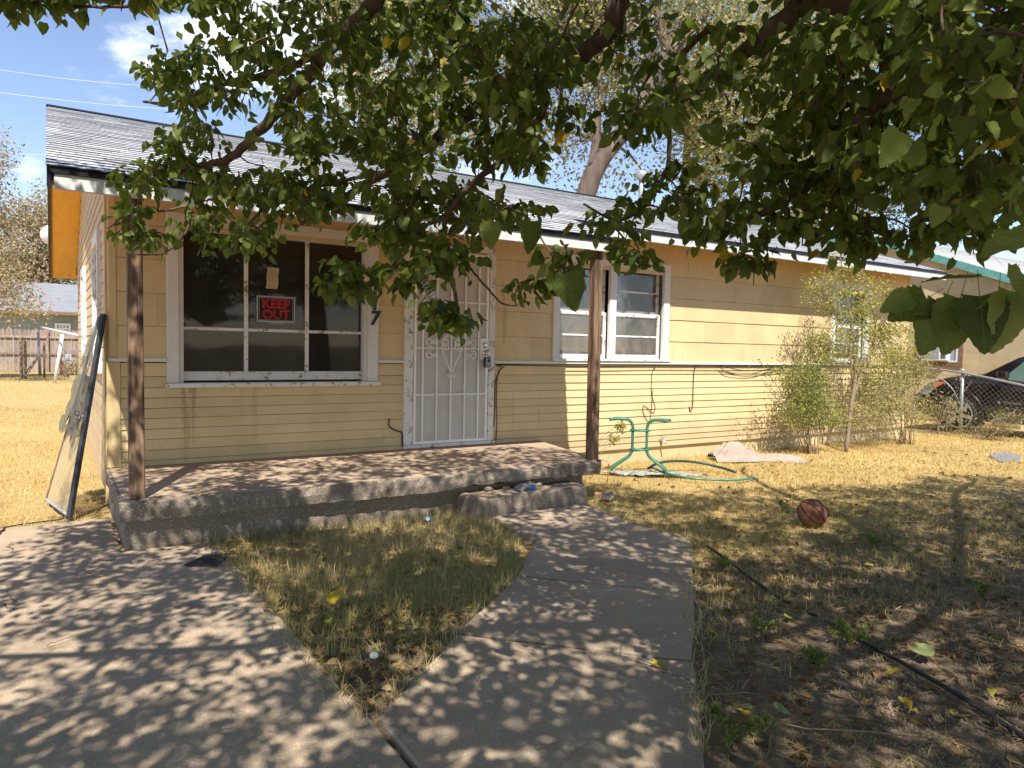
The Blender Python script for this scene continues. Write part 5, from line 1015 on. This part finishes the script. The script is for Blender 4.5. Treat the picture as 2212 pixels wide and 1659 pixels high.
for j, i in enumerate(top):
    o = bpy.data.objects.new('leaf', BL[j % 4]); COL.objects.link(o); setpar(o, mul_t); s = float(LS[i]); a, b, c, p = A_[j]*s, B_[j]*s, C_[j]*s, LP[i]
    o.matrix_basis = Matrix(((a[0], b[0], c[0], p[0]), (a[1], b[1], c[1], p[1]), (a[2], b[2], c[2], p[2]), (0, 0, 0, 1)))
# ---------------------------------------------------------------- other trees
def crown(name, label, base, trunk, blobs, n, size, m, bark, r0, clump=.4, per=26, branches=40, seed=1, group=None, tmpl=ET, r1=None, up_=.3, btop=None):
    rg = np.random.default_rng(seed); t = thing(name, tuple(map(float, base)), label, 'tree' if group != 'bushes' else 'bush', None if group in (None, 'bushes') else group)
    if trunk:
        for pts, ra, rb in trunk:
            sp = smoothpath(pts, 5); MB().tube(sp, list(np.linspace(ra, rb, len(sp))), 9).build('trunk', bark, t, True)
    bl = np.array([[*b[0], *b[1]] for b in blobs], float); vol = np.prod(bl[:, 3:], axis=1); vol = vol/vol.sum()
    nc = max(1, n//per); idx = rg.choice(len(bl), nc, p=vol); d = unit(rg.normal(size=(nc, 3)))*rg.uniform(.25, 1, (nc, 1))**.45; cen = bl[idx, :3]+d*bl[idx, 3:]
    if trunk and branches:
        tb = MB(); tn = np.array([p for pts, _, _ in trunk for p in smoothpath(pts, 4)]); tn = tn[len(tn)//3:]
        for k in range(min(branches, nc)):
            c = cen[k]; dd = np.linalg.norm(tn-c, axis=1)+rg.uniform(0, .3, len(tn))*np.linalg.norm(tn-c, axis=1); a = tn[int(np.argmin(dd))]; l = np.linalg.norm(c-a)
            tb.tube(smoothpath([a, a+(c-a)*.4+rg.normal(size=3)*.08*l+[0, 0, -.03*l], c], 3), list(np.linspace(r1 or min(r0*.35, .02*l+.004), (r1 or .012)*.4, 7)), 5, False)
        tb.build('branches', bark, t, kind='stuff')
    k = rg.integers(0, nc, n); P_ = cen[k]+rg.normal(size=(n, 3))*clump*np.array([1, 1, .8]); D_ = unit(rg.normal(size=(n, 3))+[0, 0, -.25]); N_ = unit(rg.normal(size=(n, 3))+[0, -.3, up_]); ti = np.clip(rg.beta(2, 2, n)*.7+rg.uniform(0, .3, nc)[k], 0, 1)
    V, Fs, T_ = scatter(P_, D_, N_, rg.uniform(.6, 1.35, n)*size, ti, tmpl, [EQ]); link('crown', npmesh('crown', V, Fs, T_), m, t, kind='stuff'); return t
tb_ = AT(1262, 430, 19.5); t2 = AT(1372, 250, 19.5); t3 = AT(1440, 120, 19.8); t4 = AT(1290, 260, 20)
gb = np.array([tb_[0]-.3, tb_[1]+.2, -.1])
crown('elm_tree', 'tall pale elm tree with leaning trunks rising behind the middle of the roof', gb, [([gb, tb_, t2, t3], .33, .17), ([tb_, AT(1285, 330, 19.8), t4, AT(1300, 60, 20.5)], .17, .08)],
      [((*AT(1180, 200, 21),), (3.2, 2.5, 2.0)), ((*AT(1100, 40, 21),), (3.5, 3, 2.2)), ((*AT(1350, 60, 21.5),), (3.4, 3, 2.4)), ((*AT(1560, 120, 21),), (3.0, 3, 2.2)), ((*AT(1300, 360, 22),), (2.0, 1.5, .8)), ((*AT(1300, -250, 21),), (5.5, 4, 3))], 46000, .14, MT['elm'], MT['barkgrey'], .42, .5, 30, 110, 3)
gb = np.array([7.2, 19.5, -.1])
crown('elm_tree', 'pale elm tree behind the roof left of the leaning trunks', gb, [([gb, gb+[.1, 0, 3], gb+[.4, .2, 6], gb+[.2, .3, 9]], .3, .1)], [((*AT(850, 120, 20.5),), (2.2, 2.2, 1.7)), ((*AT(930, 260, 20.5),), (2.2, 1.8, 1.3)), ((*AT(780, -60, 21),), (2.6, 2.2, 1.8)), ((*AT(720, 330, 21),), (1.2, 1.2, .9))], 22000, .135, MT['elm'], MT['barkgrey'], .3, .38, 28, 50, 4)
gb = np.array([19.5, 19.0, -.1])
crown('elm_tree', 'broad pale elm tree behind the right half of the roof', gb, [([gb, gb+[-.1, 0, 3], gb+[.2, .2, 6], gb+[.4, .3, 10]], .36, .12)], [((*AT(1640, 380, 24),), (3.0, 2.5, 1.9)), ((*AT(1600, 220, 24),), (3.4, 2.5, 2.2)), ((*AT(1760, 200, 24.5),), (3.2, 2.5, 2.2)), ((*AT(1500, 330, 24),), (1.8, 1.5, 1.2)), ((*AT(1730, 440, 25),), (2.2, 1.8, 1.0)), ((*AT(1700, 20, 25),), (4, 3, 2.6))], 36000, .14, MT['elm'], MT['barkgrey'], .36, .42, 30, 60, 5)
gb = np.array([29.0, 21.5, -.1])
crown('evergreen_tree', 'dark green tree behind the neighbour house roof', gb, [([gb, gb+[0, 0, 4], gb+[.3, 0, 8]], .3, .1)], [((*AT(1880, 440, 33),), (2.2, 2, 2.0)), ((*AT(2020, 380, 33),), (3, 2.5, 2.6)), ((*AT(2150, 330, 33),), (3.2, 2.5, 3)), ((*AT(2000, 180, 33),), (3.5, 2.5, 2.4))], 11000, .17, MT['darktree'], MT['barkgrey'], .3, .45, 28, 30, 6)
gb = np.array([-5.2, 27.0, -.1])
crown('dry_elm_tree', 'dry pinkish elm tree at the left edge of the yard', gb, [([gb, gb+[.2, 0, 2], gb+[.5, 0, 4], gb+[.9, .2, 6]], .22, .06)], [((*AT(-60, 420, 23.5),), (1.0, 1.2, 1.5)), ((*AT(-20, 330, 23.5),), (.5, .7, .8)), ((*AT(-10, 600, 23),), (1.0, 1.0, .75)), ((*AT(40, 665, 23),), (.75, .7, .30)), ((*AT(-120, 560, 24),), (1.2, 1.3, 2.0)), ((*AT(10, 520, 23.5),), (.45, .7, .6))], 22000, .10, MT['dryelm'], MT['barkgrey'], .22, .26, 26, 50, 7)
gb = np.array([-.5, 55.0, -.1])
crown('dry_elm_tree', 'round dry elm tree behind the grey house roof', gb, [([gb, gb+[.1, 0, 3], gb+[.3, 0, 6]], .35, .1)], [((*AT(60, 540, 47),), (3.2, 3, 3.2)), ((*AT(110, 470, 47),), (1.8, 2, 1.9)), ((*AT(135, 590, 47),), (2.4, 2, 2)), ((*AT(20, 600, 47),), (2.5, 2, 2.2)), ((*AT(180, 560, 48),), (2.6, 2, 3))], 26000, .2, MT['dryelm'], MT['barkgrey'], .35, .5, 28, 60, 8)
# ---------------------------------------------------------------- sapling and bushes by the wall
SB = np.array([9.85, 6.2, -.05])
def S3(u, v, dy=0.0): return PY(u, v, 6.2+dy)
crown('elm_sapling', 'slender yellow green sapling growing against the wall by the far window', SB,
      [([SB, S3(1838, 880), S3(1848, 800), S3(1838, 700), S3(1822, 600), S3(1815, 555)], .032, .006), ([SB+[.02, .02, 0], S3(1846, 850), S3(1880, 760), S3(1905, 690), S3(1920, 620)], .022, .004), ([S3(1845, 850), S3(1890, 720), S3(1875, 640), S3(1860, 570)], .014, .003), ([S3(1842, 830), S3(1830, 740), S3(1790, 650), S3(1770, 610)], .012, .003)],
      [((*S3(1830, 640),), (.50, .30, .50)), ((*S3(1815, 560),), (.16, .14, .30)), ((*S3(1900, 670),), (.60, .30, .50)), ((*S3(1780, 630),), (.35, .25, .30)), ((*S3(1880, 760),), (.60, .30, .45)), ((*S3(1945, 740),), (.35, .25, .5)), ((*S3(1800, 740, -.1),), (.35, .25, .3))], 7200, .036, MT['sapling'], MT['twigbark'], .02, .055, 6, 420, 9, None, ET, .0045)
def bush(name, label, gx, gy, blobs, n, size, m, seed, stems, r_=.007, clump=.09, per=12):
    base = np.array([gx, gy, -.05]); rg = random.Random(seed); tr_ = []
    stems = stems+[(stems[rg.randrange(len(stems))][0]+rg.uniform(-22, 22), stems[rg.randrange(len(stems))][1]+rg.uniform(-5, 45), rg.uniform(-.15, .15)) for _ in range(12 if n > 3000 else 2)]
    for (u, v, dy) in stems:
        b0 = base+[rg.uniform(-.12, .12), rg.uniform(-.1, .1), 0]; e = PY(u, v, gy+dy); tr_.append(([b0, b0+(e-b0)*.45+[0, 0, .12], e], r_, .003))
    return crown(name, label, base, tr_, blobs, n, size, m, MT['twigbark'], .01, clump, per, 150, seed, 'bushes', ET, .0035)
bush('elm_bush', 'dense green bush at the foot of the wall left of the sapling', 9.2, 6.3, [((*PY(1740, 830, 6.3),), (.36, .25, .30)), ((*PY(1770, 760, 6.35),), (.25, .2, .25)), ((*PY(1690, 810, 6.3),), (.18, .15, .12)), ((*PY(1650, 785, 6.3),), (.12, .1, .05)), ((*PY(1770, 890, 6.3),), (.36, .25, .25)), ((*PY(1720, 890, 6.25),), (.25, .2, .18))], 8000, .036, MT['bush'], 12, [(1640, 778, 0), (1690, 800, 0), (1730, 780, 0), (1760, 740, 0), (1780, 800, 0), (1750, 860, -.1), (1715, 850, .1), (1790, 760, 0)])
bush('weedy_bush', 'sprawling pale bush between the sapling and the chain link fence', 11.6, 6.3, [((*PY(1900, 850, 6.3),), (.5, .3, .30)), ((*PY(1950, 800, 6.4),), (.5, .3, .35)), ((*PY(1960, 880, 6.3),), (.4, .3, .22)), ((*PY(1880, 900, 6.2),), (.5, .3, .2)), ((*PY(1985, 740, 6.5),), (.25, .2, .4))], 8500, .036, MT['weed'], 13, [(1880, 800, 0), (1920, 770, 0), (1960, 740, .1), (1990, 700, .1), (1940, 850, 0), (1900, 880, 0)])
bush('weed_clump', 'pale leafy weeds growing up the chain link fence before the car wheel', 13.7, 6.75, [((*PX(2045, 895, 13.8),), (.25, .4, .2)), ((*PX(2020, 915, 13.8),), (.3, .5, .14)), ((*PX(2062, 870, 13.9),), (.15, .25, .2)), ((*PX(2085, 822, 14.0),), (.08, .5, .04)), ((*PX(2020, 860, 13.9),), (.1, .3, .15))], 1200, .036, MT['weed'], 14, [(2040, 870, 0), (2060, 850, 0), (2020, 880, 0), (2100, 822, 0)], .006)
bush('dry_weeds', 'dry brown weeds along the fence bottom at the right edge', 13.6, 5.9, [((*PX(2150, 925, 13.7),), (.3, .5, .06)), ((*PX(2190, 905, 13.7),), (.2, .3, .14)), ((*PX(2110, 935, 13.7),), (.3, .4, .05))], 1500, .03, MT['weed'], 15, [(2170, 890, 0), (2200, 880, 0), (2140, 910, 0), (2120, 920, 0)], .005)
bush('wall_weed', 'small drooping weed beside the right porch post', 5.05, 6.35, [((*PY(1340, 925, 6.35),), (.05, .05, .06)), ((*PY(1325, 950, 6.35),), (.05, .05, .05)), ((*PY(1350, 908, 6.35),), (.03, .03, .05))], 110, .045, MT['sapling'], 16, [(1352, 905, 0), (1340, 925, 0)], .004, .02, 8)
bush('yard_weed', 'pale dry brush at the foot of the back fence', .75, 33.5, [((*PY(160, 800, 33.5),), (.5, .4, .35)), ((*PY(180, 790, 33.5),), (.5, .4, .5))], 700, .08, MT['weed'], 17, [(150, 785, 0), (170, 780, 0)], .01, .12)
# ---------------------------------------------------------------- grass, litter, gravel
def sample(poly, n, dens=None):
    p = np.array(poly); lo, hi = p.min(0), p.max(0); out = np.zeros((0, 2))
    while len(out) < n:
        q = RNG.uniform(lo, hi, (n*2, 2)); q = q[inpoly(q, poly)]
        if dens is not None: q = q[RNG.random(len(q)) < dens(q[:, 0], q[:, 1])]
        out = np.vstack([out, q])
    return out[:n]
def fbm(x, y, s=0.0): return .5+.25*(np.sin(x*1.9+s+1.3*np.sin(y*1.1+s))+np.sin(y*2.3-s*1.7+1.1*np.sin(x*1.7)))*.8+.12*np.sin(x*5.1+y*4.3+s)
def blades(name, XY, hmin, hmax, wid, m, lean=.7, tshift=0.0, z0=None, flat=False, kind='stuff', tt=None):
    n = len(XY); g = np.array([gz(x, y) for x, y in XY]) if z0 is None else np.full(n, z0)
    h = RNG.uniform(hmin, hmax, n)*RNG.choice([.6, 1, 1.3], n, p=[.4, .45, .15]); a = RNG.uniform(0, 2*np.pi, n); w_ = wid*RNG.uniform(.6, 1.4, n) if np.isscalar(wid) else wid
    l = np.abs(RNG.normal(0, lean, n)); b = RNG.uniform(0, 2*np.pi, n); base = np.column_stack([XY, g-.004]); side = np.column_stack([np.cos(a), np.sin(a), 0*a])*w_[:, None]*.5
    dirn = np.column_stack([np.cos(b)*l, np.sin(b)*l, np.ones(n)]); dirn = unit(dirn); 
    if flat: dirn[:, 2] = RNG.uniform(0, .12, n); base[:, 2] += RNG.uniform(.005, .03, n)
    mid = base+dirn*h[:, None]*.55; tip = base+dirn*h[:, None]+np.column_stack([np.cos(b)*l*.25, np.sin(b)*l*.25, -.12*l])*h[:, None]
    if flat: tip[:, 2] = np.maximum(tip[:, 2], g+.004)
    V = np.stack([base-side, base+side, mid+side*.75, mid-side*.75, tip], 1).reshape(-1, 3); o = (np.arange(n)*5)[:, None]
    ti = np.clip(RNG.beta(2, 2, n)*.75+tshift+.5*(fbm(XY[:, 0], XY[:, 1], 2.0)-.5) if tt is None else tt, 0, 1)
    return link(name, npmesh(name, V, [np.array([0, 1, 2, 3])[None]+o, np.array([3, 2, 4])[None]+o], np.repeat(ti, 5)), m, None, kind=kind)
TRI = [(.93, 5.36), (.90, 4.6), (.97, 3.8), (.97, 3.0), (1.02, 2.5), (1.28, 2.75), (1.66, 3.12), (2.02, 3.36), (2.44, 3.76), (2.92, 4.34), (3.05, 5.06), (2.95, 5.36), (2.0, 5.40)]
tag(blades('triangle_grass', sample(TRI, 15000, lambda x, y: np.clip((y-2.7)/1.0, .05, 1)*(.35+.9*fbm(x, y, 1))), .04, .12, .004, MT['shadegrass'], .75), 'dry olive grass filling the triangle between driveway and walk', 'grass')
LAWN = [(4.1, 5.2), (4.1, 3.9), (3.2, 2.85), (1.9, 1.65), (1.1, .8), (4.5, .2), (15.5, 4.2), (15.5, 6.9), (12.7, 6.9), (12.5, 6.75), (4.9, 6.75), (4.7, 5.4)]
tag(blades('lawn_grass', sample(LAWN, 62000, lambda x, y: np.clip((y-1.9+.25*(x-4))/1.8+.8*(fbm(x, y, 3)-.5), .05, 1)*np.clip(12/(x*x*.5+y*y*.5), .12, 1)), .022, .07, .005, MT['straw'], .95), 'dry straw coloured lawn right of the walk', 'grass')
fx = sample([(6.5, 4.6), (15.5, 3.6), (15.5, 6.9), (12.7, 6.9), (12.4, 6.7), (6.5, 6.7)], 26000); tag(blades('sunny_lawn_grass', fx, .02, .055, .009, MT['yardgrass'], .9), 'golden dry lawn in the sun at the right', 'grass')
LY = [(-2.9, 6.4), (.36, 6.55), (.40, 14.5), (1.5, 36), (-5.5, 36), (-5.0, 14)]
p = sample(LY, 66000, lambda x, y: np.clip(60/(y*y), .05, 1)*(1-.9*np.exp(-((y-20.3-.5*np.sin(x*2))/1.7)**2))*np.clip(.25+1.1*fbm(x*1.3, y*1.1, 4), .2, 1)); tag(blades('yard_grass', p, .02, .06, .0032+.00034*p[:, 1], MT['yardgrass'], .9), 'golden dry grass in the left side yard', 'grass')  # band of thinned grass, showing soil, stands in for a tree shadow
# tufts along concrete edges
ed = []
for a, b, n in (((.97, 2.5), (.92, 5.3), 900), ((1.02, 2.5), (2.44, 3.7), 700), ((2.44, 3.7), (3.02, 5.05), 700), ((1.9, 1.7), (4.06, 3.8), 900), ((4.0, 3.8), (4.12, 5.1), 500), ((4.2, 5.15), (4.9, 6.6), 300), ((.95, 5.38), (2.9, 5.36), 900), ((5, 6.8), (12.5, 6.8), 900), ((-.9, 6.38), (.3, 6.52), 250)):
    t = rnd(n); e = np.array(a)+np.outer(t, np.array(b)-np.array(a))+RNG.normal(0, .03, (n, 2)); ed.append(e)
blades('edge_grass', np.vstack(ed), .03, .13, .004, MT['shadegrass'], 1.1, .08, kind='stuff')
tag(bpy.data.objects['edge_grass'], 'dry grass wisps along the edges of the concrete', 'grass')
NEAR = [(1.95, 1.65), (1.2, .9), (4.5, .3), (8.5, 2.8), (7.0, 4.3), (4.15, 4.3), (4.1, 3.85)]
st_ = np.vstack([sample(NEAR, 19000), sample([(1.0, 2.5), (.95, 3.4), (1.9, 3.35), (1.4, 2.9)], 700)])
tag(blades('straw_litter', st_, .05, .16, .003, MT['straw'], 2.0, .05, flat=True), 'loose dry stems lying on the bare ground', 'straw')
def litter(name, XY, smin, smax, m, label, cat, z=.0):
    n = len(XY); g = np.array([gz(x, y) for x, y in XY])+z+RNG.uniform(.004, .022, n); D = unit(np.column_stack([RNG.normal(size=(n, 2)), RNG.normal(0, .25, n)])); N = unit(RNG.normal(size=(n, 3))*.45+[0, 0, 1])
    V, Fs, T_ = scatter(np.column_stack([XY, g]), D, N, RNG.uniform(smin, smax, n), RNG.beta(1.6, 2.2, n), LT, [LQ, LTri], RNG.uniform(-1, 4.5, n)); return link(name, npmesh(name, V, Fs, T_), m, None, kind='stuff', label=label, cat=cat)
lp = np.vstack([sample(NEAR, 1900, lambda x, y: np.clip(1.3-.33*(y-1.2), .12, 1)*(.25+fbm(x, y, 5))), sample([(.93, 4.2), (.90, 3.3), (1.0, 2.55), (1.66, 3.1), (1.9, 3.35), (1.4, 3.7)], 330), sample(TRI, 150), sample([(6, 3.6), (12, 4), (12, 6), (5, 6)], 300)])
litter('leaf_litter', lp, .02, .055, MT['litter'], 'curled brown fallen leaves scattered over the shaded ground', 'leaf litter')
gq = sample([(2.2, 1.55), (1.6, .9), (4.2, .35), (4.6, 1.6), (3.4, 2.1)], 5200, lambda x, y: np.clip(.2+fbm(x*1.5, y*1.5, 7), 0, 1)); n = len(gq)
ST = np.array([(.5, 0, -.2), (-.25, .43, -.2), (-.25, -.43, -.2), (.3, .35, .1), (-.45, .0, .1), (.3, -.35, .1), (0, 0, .38)]); SFc = np.array([(0, 3, 5), (0, 1, 3), (1, 4, 3), (1, 2, 4), (2, 5, 4), (2, 0, 5), (3, 6, 5), (3, 4, 6), (4, 5, 6)])
V, Fs, T_ = scatter(np.column_stack([gq, np.array([gz(x, y) for x, y in gq])+.002]), unit(np.column_stack([RNG.normal(size=(n, 2)), np.zeros(n)])), unit(RNG.normal(size=(n, 3))*.2+[0, 0, 1]), RNG.uniform(.008, .022, n), rnd(n), ST, [SFc])
link('gravel', npmesh('gravel', V, Fs, T_), MT['stone'], None, kind='stuff', label='small reddish brown gravel on the bare soil at the lower right', cat='gravel')
# green weed tufts in the lower right
wt = [((1840, 1390), 190, .17, 'dark green ferny weed tuft beside the black pipe'), ((1600, 1590), 220, .2, 'largest green ferny weed at the bottom by the walk edge'), ((1890, 1178), 120, .12, 'low green weed patch right of the basketball'), ((1690, 1100), 60, .09, 'small dark green weed left of the basketball'), ((1760, 1450), 120, .14, 'sparse green weed among brown leaves'), ((1560, 1230), 80, .10, 'small green weed near the far end of the black pipe'), ((2120, 1290), 90, .10, 'grey green weed at the right edge of the leaf litter'), ((1650, 1370), 90, .11, 'thin green weed between the walk and the black pipe')]
for k, (uv, n, r_, lb) in enumerate(wt):
    c = PZ(*uv, -.02); t = thing('weed_tuft', (float(c[0]), float(c[1]), -.03), lb, 'weed', 'green weeds in the leaf litter'); rg = np.random.default_rng(k+60); sm = MB(); PP = []; DD = []
    for s in range(7):
        a = rg.uniform(0, 2*math.pi); e = c+np.array([math.cos(a)*r_*rg.uniform(.2, .8), math.sin(a)*r_*rg.uniform(.2, .8), rg.uniform(.03, .09)]); sm.tube([c+[0, 0, -.01], c+(e-c)*.5+[0, 0, .025], e], .0018, 4, False); m_ = n//7+8; tt = rg.uniform(.2, 1, m_); PP.append(c+(e-c)*tt[:, None]+np.array([0, 0, .02])*np.sin(tt*3)[:, None]); DD.append(rg.normal(size=(m_, 3))+[0, 0, .6])
    sm.build('stems', MT['weed'], t); PP = np.vstack(PP); DD = np.vstack(DD); V, Fs, T_ = scatter(PP, unit(DD), rdir(len(PP)), rg.uniform(.02, .045, len(PP)), rg.uniform(0, .45, len(PP)), ET*np.array([.55, 1, 1]), [EQ]); link('leaves', npmesh('leaves', V, Fs, T_), MT['bush'], t, kind='stuff')
# fallen yellow leaves, one by one
yl = [((712, 1328), .095, 'large yellow green leaf standing in the grass triangle'), ((708, 1345), .06, 'deep yellow leaf just below the large one in the grass triangle'), ((930, 1410), .075, 'golden leaf at the right edge of the grass tip'), ((876, 1390), .05, 'yellow leaf in brown litter near the grass tip'), ((1022, 1316), .045, 'small yellow leaf on the left edge of the walk'), ((1408, 1438), .07, 'yellow leaf on the walk lying across a pale stem'),
      ((1551, 1170), .055, 'dull yellow leaf where the lawn meets the walk corner'), ((1753, 1214), .06, 'yellow leaf in front of the basketball'), ((1697, 1337), .05, 'small bright yellow leaf left of the black pipe'), ((1530, 1367), .05, 'yellow leaf hard against the right walk edge'), ((1925, 1463), .085, 'long yellow leaf beside the black pipe'), ((1950, 1515), .06, 'yellow leaf on the gravel below the pipe'), ((1612, 1552), .085, 'bright yellow leaf in the green weed at the bottom'), ((2140, 1496), .04, 'small yellow leaf above the pipe near the right edge'), ((1870, 1222), .05, 'orange yellow leaf on the lawn right of the ball')]
gl = [((1986, 1420), .12, 'large pale green fallen leaf above the black pipe'), ((1673, 1535), .07, 'pale green fallen leaf near the bottom weed')]
YM = []
for k in range(3):
    me = big_leaf(k+20); me.materials.clear(); me.materials.append(MT['yellowleaf']); YM.append(me)
GM = big_leaf(31); GM.materials.clear(); GM.materials.append(simple('pale_green_leaf', (.20, .23, .085), .6, .2, 20))
for k, (uv, s, lb) in enumerate(yl+gl):
    zt = -.004 if k in (4, 5) else .0
    p = PZ(*uv, .0); o = bpy.data.objects.new('fallen_leaf', YM[k % 3] if k < len(yl) else GM); COL.objects.link(o); rg = random.Random(k+5); o.location = (p[0], p[1], (.012 if k in (4, 5) else .015)+(.05 if k == 0 else 0)); o.rotation_euler = (rg.uniform(-.35, .35)+(.7 if k == 0 else 0), rg.uniform(-.5, .5), rg.uniform(0, 6.28)); o.scale = (s, s, s*1.6); tag(o, lb, 'leaf', 'fallen leaves')
# spring ornament caught in the branches by the door
sp = thing('hanging_spring', tuple(AT(937, 640, 2.72)), 'dark spring ornament with a teal blade hanging in front of the door', 'ornament')
c0 = AT(918, 605, 2.72); c1 = AT(938, 648, 2.72); ax = unit(c1-c0); e1 = unit(np.cross(ax, fw)); e2 = np.cross(ax, e1)
MB().tube([c0+(c1-c0)*t/60+.018*(math.cos(t*.62)*e1+math.sin(t*.62)*e2) for t in range(61)], .0022, 5).build('spring', MT['metal'], sp, True)
b0 = AT(945, 652, 2.71); MB().add([b0+.014*e1, b0+.03*ax+.024*e1+.006*fw, b0+.075*ax-.004*e1, b0+.035*ax-.022*e1, b0-.014*e1], [(0, 1, 2, 3, 4)]).build('blade', simple('dark_teal_metal', (.015, .06, .06), .4, .2, 9), sp)
